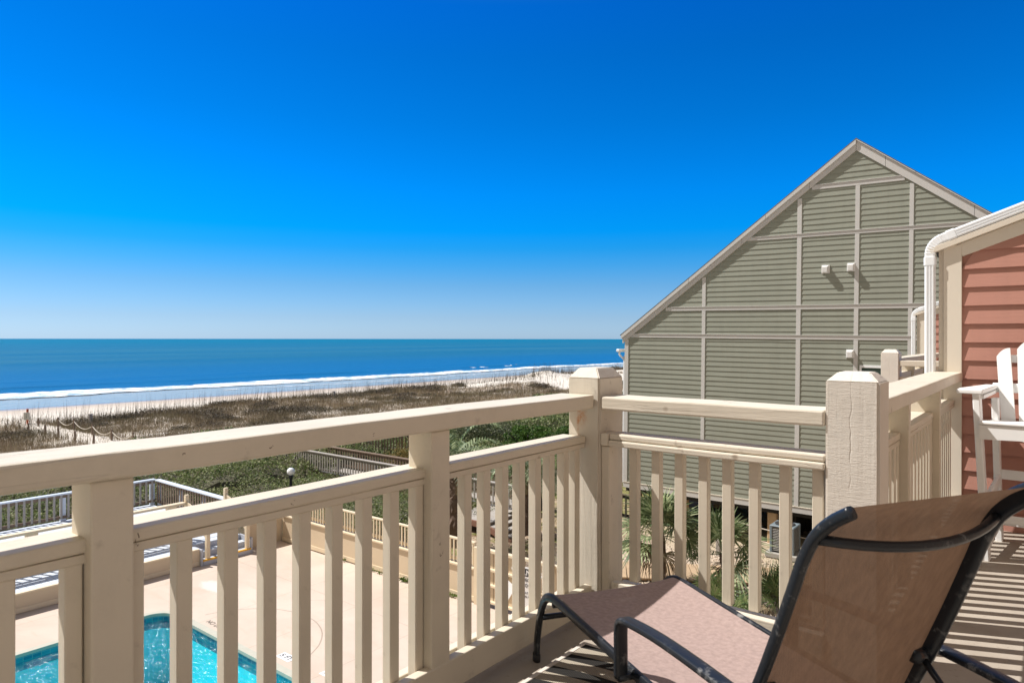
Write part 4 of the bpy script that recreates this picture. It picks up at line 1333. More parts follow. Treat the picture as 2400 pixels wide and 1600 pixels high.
for k in range(190):
    x = rng.uniform(-64, -38); y = rng.uniform(6, 125)
    if y > 62 and (veg_mask(np.array([x]), np.array([y]))[0] < .4 or k % 2): continue
    if k < 70: x = float(vedge(np.array(y))) + 2.5 + rng.normal() * 1.4
    if x < float(vedge(np.array(y))) + 1: continue
    if abs(y - 17.15) < 2.2: continue
    r_ = rng.uniform(.5, 1.5)
    m_ = int(900 * r_ * min(1, (60 / math.hypot(x, y)) ** .8))
    d = rng.normal(size=(m_, 3)); d /= np.linalg.norm(d, axis=1, keepdims=True)
    d[:, 2] = np.abs(d[:, 2]) * .42
    sc_ = r_ * (1 - .5 * rng.random((m_, 1)) ** 2) * (.7 + .5 * rng.random((m_, 1)))
    g0 = float(ground_h(np.array([x]), np.array([y]))[0])
    P.append(np.array([x, y, g0]) + d * sc_ * np.array([1, 1.5, 1]))
P = np.concatenate(P)
tag(raw_mesh('dune_shrubs', leaf_quads(P, np.full(len(P), .11) * np.clip(np.hypot(P[:, 0], P[:, 1]) / 50, 1, 2), aspect=.4), 4, leaf_mat('dune_shrub_twigs', [(.06, .05, .035), (.13, .10, .075), (.20, .155, .115), (.09, .095, .045)], transl=.1, scale=.5)), 'dark twiggy shrub clumps dotted through the dune grass', 'shrubs', kind='stuff')
# weeds along the pool wall and grass tufts in the yard
x = np.concatenate([rng.uniform(-13.9, -13.2, 50), rng.uniform(-12.7, -12.4, 110), rng.uniform(-11.2, -10.6, 90), rng.uniform(-15.2, -14.9, 20)]); y = 11.60 - np.abs(rng.normal(size=len(x))) * .035
V = leaf_quads(np.stack([x, y, np.full(len(x), GZ + .03) + np.abs(rng.normal(size=len(x))) * .03], 1), np.full(len(x), .06), aspect=.6)
tag(raw_mesh('weeds', V, 4, leaf_mat('weed_leaves', [(.10, .16, .03), (.20, .26, .06)])), 'small green weeds at the foot of the pool wall', 'weeds', kind='stuff')
n = 16000
x = rng.uniform(-14.5, 4, n); y = rng.uniform(12.0, 40, n)
mk = fbm(x * .5 + 5, y * .5 + 2, 3)
ok = (mk > .50) | ((y > 24) & (mk > .40))
ok &= ~((x > -11.4) & (y > 20.2) & (y < 31)) & ((x < -9.5) | (y > 30))
x, y = x[ok], y[ok]
tag(raw_mesh('yard_grass', blades(np.stack([x, y, ground_h(x, y)], 1), np.full(len(x), .11), np.full(len(x), .02), .6), 3, leaf_mat('yard_grass_blades', [(.10, .13, .03), (.24, .24, .07), (.30, .24, .12)])), 'thin yellow green grass patches in the yard behind the pool fence', 'grass', kind='stuff')
n = 14000
x = rng.uniform(-12.5, -2, n); y = rng.uniform(12.2, 20, n)
V = leaf_quads(np.stack([x, y, ground_h(x, y) + .012], 1), rng.uniform(.03, .09, n), aspect=.4)
tag(raw_mesh('mulch', V, 4, leaf_mat('mulch_and_shells', [(.22, .13, .08), (.55, .45, .36), (.12, .08, .06), (.65, .56, .47), (.38, .26, .17)], transl=0)), 'bark mulch and shell bits on the sandy ground', 'mulch', kind='stuff')

# ================================================================== POOL DECK + POOL
PX0, PX1, PY0, PY1 = -15.40, -8.6, -5.5, 7.07
def pool_outline(off=0.0, rc=.42, n=8):
    x0, x1, y0, y1 = PX0 - off, PX1 + off, PY0 - off, PY1 + off
    r_ = rc + off
    pts = []
    for cx, cy, a0 in ((x0 + r_, y1 - r_, 180), (x1 - r_, y1 - r_, 90), (x1 - r_, y0 + r_, 0), (x0 + r_, y0 + r_, -90)):
        for k in range(n + 1):
            a = R(a0 - 90 * k / n)
            pts.append((cx + r_ * math.cos(a), cy + r_ * math.sin(a)))
    return pts
def concrete_mat():
    m = M('pinkish_beige_pool_concrete', .8, .2)
    sep = m.n('ShaderNodeSeparateXYZ'); m.l(m.tc.outputs['Object'], sep.inputs[0])
    X, Y = sep.outputs[0], sep.outputs[1]
    c = m.mix(m.ramp(m.noise(.55, None, 5, .6, .4), [(.3, 0), (.7, 1)]), (0.50, 0.405, 0.335), (0.60, 0.505, 0.43))
    c = m.mix(m.math('MULTIPLY', m.ramp(m.noise(1.3, m.coord((1, 3, 1)), 5, .6, .8), [(.55, 0), (.75, 1)]), .45), c, (0.50, 0.37, 0.28))
    c = m.mix(m.math('MULTIPLY', m.ramp(m.noise(90, None, 2), [(.5, 0), (.8, 1)]), .3), c, (0.42, 0.34, 0.27))
    sx = m.math('SUBTRACT', X, -15.9); sy = m.math('SUBTRACT', Y, 8.5)
    sd = m.math('ADD', m.math('MULTIPLY', sx, sx), m.math('MULTIPLY', m.math('MULTIPLY', sy, sy), 5.0))
    sd = m.math('ADD', sd, m.math('MULTIPLY', m.math('SUBTRACT', m.noise(9, None, 4, .7), .5), .5))
    stn = m.ramp(sd, [(.18, 1), (.42, 0)])
    c = m.mix(m.math('MULTIPLY', stn, .55), c, (0.66, 0.66, 0.64))
    wob = m.math('MULTIPLY', m.math('SUBTRACT', m.noise(3, None, 2), .5), .03)
    def line(v, pos, wd):
        d = m.math('ABSOLUTE', m.math('ADD', m.math('SUBTRACT', v, pos), wob))
        return m.math('LESS_THAN', d, wd)
    ls = [line(Y, 9.85, .010), line(X, -17.0, .008), line(X, -14.15, .008), line(X, -12.25, .008), line(X, -10.25, .008)]
    dx = m.math('SUBTRACT', X, -12.70); dy = m.math('SUBTRACT', Y, 7.0)
    rr = m.math('SQRT', m.math('ADD', m.math('MULTIPLY', dx, dx), m.math('MULTIPLY', dy, dy)))
    arc = m.math('MULTIPLY', m.math('LESS_THAN', m.math('ABSOLUTE', m.math('ADD', m.math('SUBTRACT', rr, 1.82), wob)), .014), m.math('GREATER_THAN', Y, 7.5))
    dx2 = m.math('SUBTRACT', X, -12.9); dy2 = m.math('SUBTRACT', Y, 9.1)
    rr2 = m.math('SQRT', m.math('ADD', m.math('MULTIPLY', dx2, dx2), m.math('MULTIPLY', dy2, dy2)))
    arc2 = m.math('MULTIPLY', m.math('LESS_THAN', m.math('ABSOLUTE', m.math('SUBTRACT', rr2, .55)), .01), m.math('GREATER_THAN', Y, 9.3))
    tot = m.math('ADD', arc, m.math('MULTIPLY', arc2, .6), clamp=True)
    for l_ in ls: tot = m.math('ADD', tot, m.math('MULTIPLY', l_, .6), clamp=True)
    c = m.mix(m.math('MULTIPLY', tot, .55), c, (0.20, 0.155, 0.115))
    m.base(c)
    m.bump(m.noise(70, None, 3), .25, .004)
    return m.m
conc = concrete_mat()
def ring_slab(name, inner, outer, z0, z1, mat, parent=None):
    bm = bmesh.new()
    n = len(inner)
    it = [bm.verts.new((*p, z1)) for p in inner]; ot = [bm.verts.new((*p, z1)) for p in outer]
    ib = [bm.verts.new((*p, z0)) for p in inner]; ob = [bm.verts.new((*p, z0)) for p in outer]
    for k in range(n):
        j = (k + 1) % n
        bm.faces.new((it[k], it[j], ot[j], ot[k])); bm.faces.new((ib[j], ib[k], ob[k], ob[j]))
        bm.faces.new((ib[k], ib[j], it[j], it[k])); bm.faces.new((ob[j], ob[k], ot[k], ot[j]))
    return mesh_obj(name, bm, mat, parent)
inn = pool_outline(.14)
def project_out(p):
    # outer rectangle of the deck
    x0, x1, y0, y1 = -17.66, 3.5, -16.5, 11.64
    cx, cy = (PX0 + PX1) / 2, (PY0 + PY1) / 2
    dx, dy = p[0] - cx, p[1] - cy
    t = min((x1 - cx) / dx if dx > 0 else ((x0 - cx) / dx if dx < 0 else 9e9), (y1 - cy) / dy if dy > 0 else ((y0 - cy) / dy if dy < 0 else 9e9))
    return (cx + dx * t, cy + dy * t)
bm = bmesh.new()
# deck built from rectangles round the pool: simple and planar
ox0, ox1, oy0, oy1 = -18.02, 3.5, -16.5, 11.64
n = len(inn)
vi = [bm.verts.new((*p, GZ)) for p in inn]
corners = [bm.verts.new((ox0, oy1, GZ)), bm.verts.new((ox1, oy1, GZ)), bm.verts.new((ox1, oy0, GZ)), bm.verts.new((ox0, oy0, GZ))]
q = n // 4
for s_ in range(4):
    seg = vi[s_ * q:(s_ + 1) * q]
    for a, b in zip(seg, seg[1:]): bm.faces.new((a, b, corners[s_]))
    bm.faces.new((seg[-1], vi[((s_ + 1) * q) % n], corners[(s_ + 1) % 4], corners[s_]))
pd_ = mesh_obj('pool_deck', bm, conc); tag(pd_, kind='structure')
# right-hand pavement outside the gate
BXo = BX('pavement', conc, None, (-9.4, -2.0, 11.66, 12.6, GZ - .1, GZ - .004), bev=0); tag(BXo, kind='structure')

pool = thing('swimming_pool', (PX0 + 2, PY1 - 3, GZ), 'turquoise swimming pool with rounded corner and blue tile line below the balcony', 'pool')
cop = plain('pool_coping_stone', (0.45, 0.44, 0.37), .7, .12, 8, .2, 40)
ring_slab('coping', pool_outline(-.02), pool_outline(.135), GZ - .05, GZ + .012, cop, pool)
def tile_mat():
    m = M('blue_waterline_tile', .25, .5)
    b = m.n('ShaderNodeTexBrick'); b.inputs['Scale'].default_value = 1.0
    sep = m.n('ShaderNodeSeparateXYZ'); m.l(m.tc.outputs['Object'], sep.inputs[0])
    cb_ = m.n('ShaderNodeCombineXYZ')
    m.l(m.math('MULTIPLY', m.math('ADD', sep.outputs[0], sep.outputs[1]), 1.0), cb_.inputs[0]); m.l(sep.outputs[2], cb_.inputs[1])
    m.l(cb_.outputs[0], b.inputs['Vector'])
    b.inputs['Brick Width'].default_value = .15; b.inputs['Row Height'].default_value = .075; b.inputs['Mortar Size'].default_value = .006
    b.offset = 0
    b.inputs['Color1'].default_value = (0.01, 0.12, 0.22, 1); b.inputs['Color2'].default_value = (0.03, 0.25, 0.33, 1); b.inputs['Mortar'].default_value = (0.15, 0.3, 0.33, 1)
    return m.base(b.outputs[0])
def wall_strip(name, outline, z0, z1, mat, parent):
    bm = bmesh.new()
    a = [bm.verts.new((*p, z0)) for p in outline]; b = [bm.verts.new((*p, z1)) for p in outline]
    n = len(a)
    for k in range(n): bm.faces.new((a[k], a[(k + 1) % n], b[(k + 1) % n], b[k]))
    return mesh_obj(name, bm, mat, parent)
basin = plain('pool_basin_plaster', (0.45, 0.82, 0.90), .7, .05, 1.2)
wall_strip('tile_line', pool_outline(0.0), GZ - .32, GZ - .05, tile_mat(), pool)
wall_strip('basin_wall', pool_outline(0.004), GZ - 1.6, GZ - .32, basin, pool)
bm = bmesh.new()
f = bm.faces.new([bm.verts.new((*p, GZ - 1.55)) for p in pool_outline(0.01)])
mesh_obj('basin_floor', bm, basin, pool)
def water_mat():
    m = M('pool_water_surface', .04, .5)
    tr = m.n('ShaderNodeBsdfTransparent'); tr.inputs[0].default_value = (0.17, 0.92, 0.97, 1)
    gl = m.n('ShaderNodeBsdfGlossy'); gl.inputs['Roughness'].default_value = .16
    fr = m.n('ShaderNodeFresnel'); fr.inputs['IOR'].default_value = 1.33
    b1 = m.n('ShaderNodeBump'); b1.inputs['Strength'].default_value = 1.0; b1.inputs['Distance'].default_value = .18
    m.l(m.noise(4.5, m.coord((1, 1.5, 1)), 3, .6, .5), b1.inputs['Height'])
    b2 = m.n('ShaderNodeBump'); b2.inputs['Strength'].default_value = 1.0; b2.inputs['Distance'].default_value = .17
    m.l(m.noise(7, None, 2, .55, .3), b2.inputs['Height']); m.l(b1.outputs[0], b2.inputs['Normal'])
    m.l(b2.outputs[0], gl.inputs['Normal'])
    mx = m.n('ShaderNodeMixShader')
    m.l(m.math('MAXIMUM', fr.outputs[0], .09), mx.inputs[0]); m.l(tr.outputs[0], mx.inputs[1]); m.l(gl.outputs[0], mx.inputs[2]); m.l(mx.outputs[0], m.o.inputs[0])
    return m.m
bm = bmesh.new()
bm.faces.new([bm.verts.new((*p, GZ - .14)) for p in pool_outline(-.001)])
ws = mesh_obj('water_surface', bm, water_mat(), pool)
if ws.data.polygons[0].normal.z < 0: ws.data.flip_normals()

# depth markers and stencils on the deck
def text_mesh(body, size, name, mat, parent, loc, rot, ext=0.0008, bold=True, align='CENTER', sxy=(1, 1)):
    cu = bpy.data.curves.new('t', 'FONT'); cu.body = body; cu.size = size; cu.align_x = align; cu.align_y = 'CENTER'; cu.extrude = ext
    if bold: cu.offset = size * .018
    cu.space_character = 1.05
    to = bpy.data.objects.new('t', cu); COL.objects.link(to)
    bpy.context.view_layer.update()
    me = bpy.data.meshes.new_from_object(to.evaluated_get(bpy.context.evaluated_depsgraph_get()))
    bpy.data.objects.remove(to); bpy.data.curves.remove(cu)
    me.name = name
    me.materials.clear(); me.materials.append(mat)
    o_ = bpy.data.objects.new(name, me); COL.objects.link(o_)
    base = Vector((0, 0, 0))
    if parent:
        o_.parent = parent
        base = Vector(parent.location) if parent.parent is None else Vector(parent.location) + Vector(parent.parent.location)
    o_.location = Vector(loc) - base; o_.rotation_euler = rot; o_.scale = (sxy[0], sxy[1], 1)
    return o_
ink = plain('black_ink', (0.02, 0.02, 0.025), .6, .1)
faded = plain('faded_stencil_ink', (0.14, 0.12, 0.10), .8, .2)
plate = plain('white_plate', (0.80, 0.80, 0.80), .5, .03)
t = text_mesh('NO DIVING', .16, 'no_diving_stencil', faded, None, (-13.65, 7.36, GZ + .003), (0, 0, 0), bold=False)
tag(t, 'faded black stencilled lettering on the concrete beside the pool edge', 'lettering')
for (x, y, s_, lab) in ((-11.33, 7.45, '5 FT', 'white depth marker plate with dark figures in the pool deck'), (-10.12, 7.55, '4 FT', 'second faint depth marker plate nearer the balcony')):
    r_ = thing('depth_marker', (x, y, GZ), lab, 'depth marker')
    BX('plate', plate, r_, (x - .20, x + .20, y - .10, y + .10, GZ + .001, GZ + .005), bev=.001)
    text_mesh(s_, .17, 'lettering', ink, r_, (x, y, GZ + .0065), (0, 0, 0))

# ================================================================== POOL WALL WITH SLATTED TOP
def pool_fence(label, x0, x1, y, zt=-3.93, zr=-3.36, thick=.10):
    r_ = thing('pool_wall_fence', ((x0 + x1) / 2, y, GZ), label, 'fence')
    BX('wall', pool_wall_mat, r_, (x0, x1, y, y + thick, GZ - .1, zt - .05), bev=0)
    BX('base_board', cream_fence, r_, (x0, x1, y - .018, y - .0005, GZ + .03, GZ + .14), bev=.003)
    BX('wall_cap', cream_fence, r_, (x0 - .01, x1 + .01, y - .05, y + thick + .04, zt - .05, zt), bev=.008)
    BX('top_rail', cream_fence, r_, (x0, x1, y - .012, y + .075, zr - .04, zr), bev=.004)
    BX('lower_rail', cream_fence, r_, (x0, x1, y + .032, y + .07, zt + .05, zt + .13), bev=.003)
    n = int((x1 - x0) / .118)
    for k in range(min(n, 100)):
        xx = x0 + .06 + k * (x1 - x0 - .12) / (n - 1)
        baluster(r_, xx, y + .012, zt + .035, zr - .041, .042, .036, cream_fence, 'slat')
    for xx in (x0 + .001, (x0 + x1) / 2, x1 - .09):
        pass
    bm = bmesh.new()
    for k in range(1, int((x1 - x0) / 1.22)):
        box(bm, x0 + k * 1.22 - .004, x0 + k * 1.22 + .004, y - .0045, y - .0005, GZ + .142, zt - .052)
    mesh_obj('panel_seams', bm, brown_wood, r_)
    return r_
pool_fence('cream pool wall with slatted top rail along the far side of the pool deck', -17.93, -10.32, 11.66)
r_ = thing('pool_corner_wall', (-18.0, 11.1, GZ), 'low beige wall closing the corner behind the stair', 'wall')
BX('wall', pool_wall_mat, r_, (-18.10, -18.0, 10.52, 11.7, GZ - .1, -3.98), bev=0)
BX('wall_cap', cream_fence, r_, (-18.14, -17.95, 10.50, 11.60, -3.979, -3.93), bev=.006)
# gate posts, louvred box / shelf, white sheet, sign
r_ = thing('pool_gate', (-10.0, 11.66, GZ), 'cream panelled pool gate with three rails', 'gate')
BX('gate_post', cream_fence, r_, (-10.30, -10.20, 11.60, 11.72, GZ, -3.44), bev=.005)
BX('panel', pool_wall_mat, r_, (-10.15, -9.20, 11.70, 11.72, GZ + .12, -3.50), bev=0)
BX('rail', cream_fence, r_, (-10.18, -9.18, 11.62, 11.699, GZ + .10, GZ + .15), (-10.18, -9.18, 11.62, 11.699, GZ + .47, GZ + .52), (-10.18, -9.18, 11.62, 11.699, GZ + .82, GZ + .87), (-10.18, -9.18, 11.60, 11.71, -3.49, -3.43), bev=.004)
bm = bmesh.new()
for k in range(7): box(bm, -10.08 + k * .14, -10.072 + k * .14, 11.694, 11.6995, GZ + .16, -3.51)
mesh_obj('panel_seams', bm, brown_wood, r_)
BX('gate_post', cream_fence, r_, (-9.17, -9.07, 11.60, 11.72, GZ, -3.36), bev=.005)
r_ = thing('pool_wall_fence', (-7.2, 11.7, GZ), 'short cream fence run carrying the warning sign right of the gate', 'fence')
BX('top_rail', cream_fence, r_, (-9.06, -2.6, 11.66, 11.75, -3.50, -3.44), bev=.004)
BX('wall', pool_wall_mat, r_, (-9.06, -2.6, 11.68, 11.76, GZ - .1, -4.25), bev=0)
BX('lower_rail', cream_fence, r_, (-9.06, -2.6, 11.68, 11.74, -4.16, -4.10), bev=.003)
for k in range(30): baluster(r_, -8.95 + .215 * k, 11.71, -4.099, -3.501, .09, .03, cream_fence, 'slat')
for k in range(4): BX('post', cream_fence, r_, (-8.2 + 1.8 * k, -8.1 + 1.8 * k, 11.60, 11.659, GZ, -3.40), bev=.004)
# sign facing the balcony
r_ = thing('warning_sign', (-8.85, 11.5, -3.9), 'white warning sign with black header hanging on the pool fence', 'sign')
sxc, syc, szc = -8.72, 11.52, -3.98
rotS = Matrix.Translation((sxc, syc, szc)) @ Matrix.Rotation(R(8), 4, 'Z')
bm = bmesh.new(); box(bm, -.33, .33, -.008, .008, -.42, .42, bev=.002, mtx=rotS); mesh_obj('board', bm, plate, r_)
bm = bmesh.new(); box(bm, -.30, .30, -.0115, -.0085, .23, .39, mtx=rotS); mesh_obj('header', bm, ink, r_)
def sgn(txt, size, zc, mat, nm='lettering', sx=1):
    p = rotS @ Vector((0, -.0125, zc))
    text_mesh(txt, size, nm, mat, r_, p, (R(90), 0, R(8)), sxy=(sx, 1))
sgn('WARNING', .15, .305, plate)
sgn('NO LIFEGUARD', .098, .15, ink, sx=.86)
sgn('ON DUTY', .098, .035, ink)
sgn('SWIM AT YOUR', .06, -.12, ink)
sgn('OWN RISK', .06, -.20, ink)
r_ = thing('notice_sheet', (-9.25, 11.4, -4.0), 'tilted white notice board leaning beside the warning sign', 'notice')
mt = Matrix.Translation((-9.22, 11.42, -4.12)) @ Matrix.Rotation(R(28), 4, 'Y') @ Matrix.Rotation(R(-12), 4, 'X')
bm = bmesh.new(); box(bm, -.17, .17, -.006, .006, -.2, .2, bev=.002, mtx=mt); mesh_obj('board', bm, plate, r_)
bm = bmesh.new(); box(bm, -.13, .13, -.0085, -.0065, -.14, -.10, mtx=mt); mesh_obj('print', bm, plain('pale_pink_print', (.6, .42, .40)), r_)

# ================================================================== RAISED BOARDWALK DECK + STAIR
DZ = -4.28
def boards_mat():
    m = M('pale_blue_white_deck_boards', .6, .25)
    c = m.mix(m.noise(2.0, None, 4), (0.50, 0.55, 0.62), (0.60, 0.64, 0.70))
    return m.base(c)
bmat_ = boards_mat()
r_ = thing('boardwalk_deck', (-20.6, 4, GZ), 'raised pale board deck along the ocean side of the pool', 'deck')
bm = bmesh.new()
for k in range(160):
    y1 = 10.44 - k * .145
    box(bm, -23.7, -17.70 if y1 < 9.03 else -18.44, y1 - .139, y1, DZ - .035, DZ, bev=.002)
mesh_obj('boards', bm, bmat_, r_)
BX('substructure', dark_under, r_, (-23.6, -17.75, -12.8, 9.0, GZ - .05, DZ - .0355), (-23.6, -18.46, 9.0, 10.4, GZ - .05, DZ - .0355), bev=0)
BX('front_wall', pool_wall_mat, r_, (-17.74, -17.66, -12.8, 9.0, GZ, DZ - .036), bev=0)
BX('front_board', cream_fence, r_, (-17.73, -17.645, -12.8, 9.0, DZ - .0355, DZ + .002), (-17.6595, -17.645, -12.8, 9.0, GZ + .02, GZ + .13), bev=.003)
BX('side_wall', pool_wall_mat, r_, (-18.2, -17.66, 9.001, 9.06, GZ, DZ - .036), bev=0)
r_ = thing('deck_stair', (-17.8, 9.7, GZ), 'short grey stair with yellow bottom step down to the pool deck', 'stairs')
X3 = [(-17.58, GZ + .15), (-17.87, GZ + .30), (-18.16, GZ + .445)]
for i, (xf, zt) in enumerate(X3[:3]):
    BX('step', step_grey if i == 0 else bmat_, r_, (xf - .285, xf, 9.07, 10.43, GZ + .002, zt - .004), bev=.003)
    if i: BX('riser', step_grey, r_, (xf + .001, xf + .006, 9.08, 10.42, zt - .15, zt - .03), bev=0)
BX('yellow_nosing', yellow_paint, r_, (-17.64, -17.572, 9.06, 10.44, GZ + .115, GZ + .155), bev=.003)
BX('stringer', step_grey, r_, (-18.2, -17.57, 9.01, 9.055, GZ, GZ + .44), bev=.003)
BX('stringer', step_grey, r_, (-18.2, -17.57, 10.44, 10.48, GZ, GZ + .44), bev=.003)
def stair_rail(y, lab):
    q = thing('stair_railing', (-18.2, y, GZ), lab, 'railing', )
    for x, z1, z0 in ((-17.65, -3.62, GZ + .15), (-18.8, -3.10, DZ)):
        bm = bmesh.new()
        box(bm, x - .05, x + .05, y - .05, y + .05, z0, z1, bev=.004)
        a = lathe
        mesh_obj('post', bm, cream_fence, q)
        bm = bmesh.new()
        sweep(bm, [Vector((x + .05 * math.cos(t_), y, z1 + .05 * math.sin(t_))) for t_ in [PI * k / 8 for k in range(9)]], (0, 1, 0), .099, .02, 8, None, True, 6)
        sweep(bm, [Vector((x - .045, y, z1 + .012)), Vector((x + .045, y, z1 + .012))], (0, 1, 0), .096, .05, 8, None, True, 6)
        mesh_obj('rounded_post_top', bm, cream_fence, q)
    for dz_ in (-.12, -.42):
        bm = bmesh.new()
        sweep(bm, [Vector((-17.65, y, -3.62 + dz_)), Vector((-18.8, y, -3.12 + dz_))], (0, 1, 0), .05, .09, 8, None, True, 6)
        mesh_obj('sloped_rail', bm, cream_fence, q)
    return q
stair_rail(9.22, 'near cream stair railing with round topped posts at the boardwalk stair')
stair_rail(10.36, 'far cream stair railing with round topped posts at the boardwalk stair')
# cream rail on the deck
r_ = thing('deck_railing', (-18.8, 4, DZ), 'cream deck railing with short blocks between its two rails', 'railing')
BX('top_rail', cream_fence, r_, (-18.90, -18.72, -12, 9.16, -3.30, -3.24), bev=.006)
BX('middle_rail', cream_fence, r_, (-18.87, -18.75, -12, 9.16, -3.60, -3.54), bev=.005)
BX('bottom_rail', cream_fence, r_, (-18.85, -18.78, -12, 9.16, -4.20, -4.12), bev=.005)
for k in range(11): BX('block', cream_fence, r_, (-18.88, -18.74, 8.68 - k * 1.62, 8.92 - k * 1.62, -3.539, -3.301), bev=.003)
for k in range(66): baluster(r_, -18.815, 9.05 - k * .2, -4.119, -3.601, .04, .05, cream_fence)
# outer brown and white railing
def slat_railing(label, pts, zf, zc, capm, slatm, postm, pitch=.17, cap_w=.16, postw=.12, npost=1.7, name='deck_railing', cat='railing', railm=None):
    p0 = Vector(pts[0]); p1 = Vector(pts[1])
    d = (p1 - p0); L = d.length; d.normalize(); nrm_ = Vector((-d.y, d.x))
    r_ = thing(name, ((p0.x + p1.x) / 2, (p0.y + p1.y) / 2, zf), label, cat)
    mt = Matrix(((d.x, nrm_.x, 0, p0.x), (d.y, nrm_.y, 0, p0.y), (0, 0, 1, 0), (0, 0, 0, 1)))
    def b(nm, mat, *bb, bev=.004):
        bm = bmesh.new()
        for q in bb: box(bm, *q, bev=bev, mtx=mt)
        return mesh_obj(nm, bm, mat, r_)
    b('cap_rail', capm, (0, L, -cap_w / 2, cap_w / 2, zc - .045, zc), bev=.006)
    b('upper_rail', railm or slatm, (0, L, -.02, .02, zc - .15, zc - .0455))
    b('lower_rail', railm or slatm, (0, L, -.02, .02, zf + .08, zf + .17))
    npst = max(2, int(round(L / npost)) + 1)
    for k in range(npst):
        s_ = min(max(L * k / (npst - 1), postw / 2), L - postw / 2)
        b('post', postm, (s_ - postw / 2, s_ + postw / 2, -.075, .0, zf - .05, zc - .046))
    n = min(int(L / pitch), 98)
    ang = math.atan2(d.y, d.x)
    for k in range(n):
        s_ = (k + .5) * L / n
        p = p0 + d * s_ + nrm_ * .035
        baluster(r_, p.x, p.y, zf + .09, zc - .055, .06, .025, slatm, 'slat', ang)
    return r_
slat_railing('pale blue white capped deck railing with brown slats facing the scrub', [(-23.6, 10.5), (-23.6, -5.7)], DZ, -3.42, rail_blue_white, grey_wood, rail_blue_white, .19, .17, .15, 2.7, railm=brown_wood)
slat_railing('end section of the pale capped deck railing running back to the stair', [(-18.95, 10.52), (-23.45, 10.52)], DZ, -3.42, rail_blue_white, brown_wood, rail_blue_white, .16, .17, .15, 1.4)

# ================================================================== LAMP POST
r_ = thing('globe_lamp', (-17.0, 14.0, GZ), 'black lamp post with a round white globe in the scrub behind the pool wall', 'lamp post')
lx = (682 - 1200) / 1600; cth, sth = math.cos(R(38.4)), math.sin(R(38.4))
LX, LY = (lx * cth - sth) * 21.6, (lx * sth + cth) * 21.6
LZ = CAM_H - 311 / 1600 * 21.6
r_.location = (LX, LY, GZ)
bm = bmesh.new(); lathe(bm, [(.07, 0), (.055, .05), (.045, .08), (.045, LZ - GZ - .22), (.06, LZ - GZ - .2), (.075, LZ - GZ - .14), (.05, LZ - GZ - .11)], (LX, LY, GZ), 16)
mesh_obj('pole', bm, black_metal, r_, smooth=True)
bm = bmesh.new(); bmesh.ops.create_uvsphere(bm, u_segments=28, v_segments=18, radius=.122, matrix=Matrix.Translation((LX, LY, LZ))); mesh_obj('globe', bm, globe_mat, r_, smooth=True)

# ================================================================== WOODEN WALKOVER
r_ = thing('dune_walkway', (-24, 18.3, GZ), 'weathered timber beach walkway crossing the scrub', 'walkway')
bm = bmesh.new()
for k in range(110):
    x1 = -13.9 - k * .15
    box(bm, x1 - .142, x1, 17.75, 18.85, -4.42, -4.38, bev=.002)
mesh_obj('boards', bm, grey_wood, r_)
BX('side_beam', brown_wood, r_, (-30.4, -13.9, 17.76, 17.80, -4.62, -4.421), (-30.4, -13.9, 18.80, 18.84, -4.62, -4.421), bev=.003)
BX('support_posts', brown_wood, r_, *[(-14.1 - 2.4 * k, -14.0 - 2.4 * k, yy, yy + .09, -5.1, -4.4225) for k in range(7) for yy in (17.81, 18.70)], bev=.003)
slat_railing('near side railing of the timber walkway with silvered top', [(-13.9, 17.72), (-30.4, 17.72)], -4.40, -3.56, grey_wood, grey_wood, grey_wood, .16, .15, .10, 2.4, name='walkway_railing')
slat_railing('far side brown railing of the timber walkway', [(-13.9, 18.9), (-30.4, 18.9)], -4.40, -3.54, brown_wood, brown_wood, brown_wood, .16, .15, .10, 2.4, name='walkway_railing')
slat_railing('second dark slatted walkway fence farther back by the yellow bush', [(-23.6, 24.6), (-27.8, 19.4)], -4.7, -3.2, brown_wood, brown_wood, brown_wood, .14, .12, .10, 2.4, name='walkway_railing')
slat_railing('thin dark railing at the edge of the yard behind the walkway stair', [(-10.6, 20.6), (-13.8, 20.6)], -4.85, -4.0, brown_wood, dark_under, brown_wood, .16, .10, .10, 1.6, name='yard_railing')
r_ = thing('walkway_stair', (-13.3, 17.6, GZ), 'brown timber stair stepping down from the walkway into the yard', 'stairs')
for k in range(4):
    BX('tread', grey_wood, r_, (-13.89 + k * .27, -13.60 + k * .27, 16.0, 17.2, -4.42 - .10 * k, -4.38 - .10 * k), bev=.003)
    BX('riser', brown_wood, r_, (-13.62 + k * .27, -13.60 + k * .27, 16.0, 17.2, -4.50 - .10 * k, -4.4205 - .10 * k), bev=.001)
BX('landing', grey_wood, r_, (-15.2, -13.895, 16.0, 17.70, -4.42, -4.38), bev=.003)
bm = bmesh.new(); sweep(bm, [Vector((-15.2, 15.97, -4.48)), Vector((-13.8, 15.97, -4.48)), Vector((-12.6, 15.97, -4.86))], (0, 1, 0), .05, .20, 8, None, True, 8); mesh_obj('stringer', bm, plain('reddish_brown_stringer', (.26, .14, .10), .8, .2), r_)
BX('leg', brown_wood, r_, (-13.0, -12.9, 15.93, 16.03, -5.0, -3.9), (-15.1, -15.0, 15.93, 16.03, -5.0, -3.9), bev=.003)

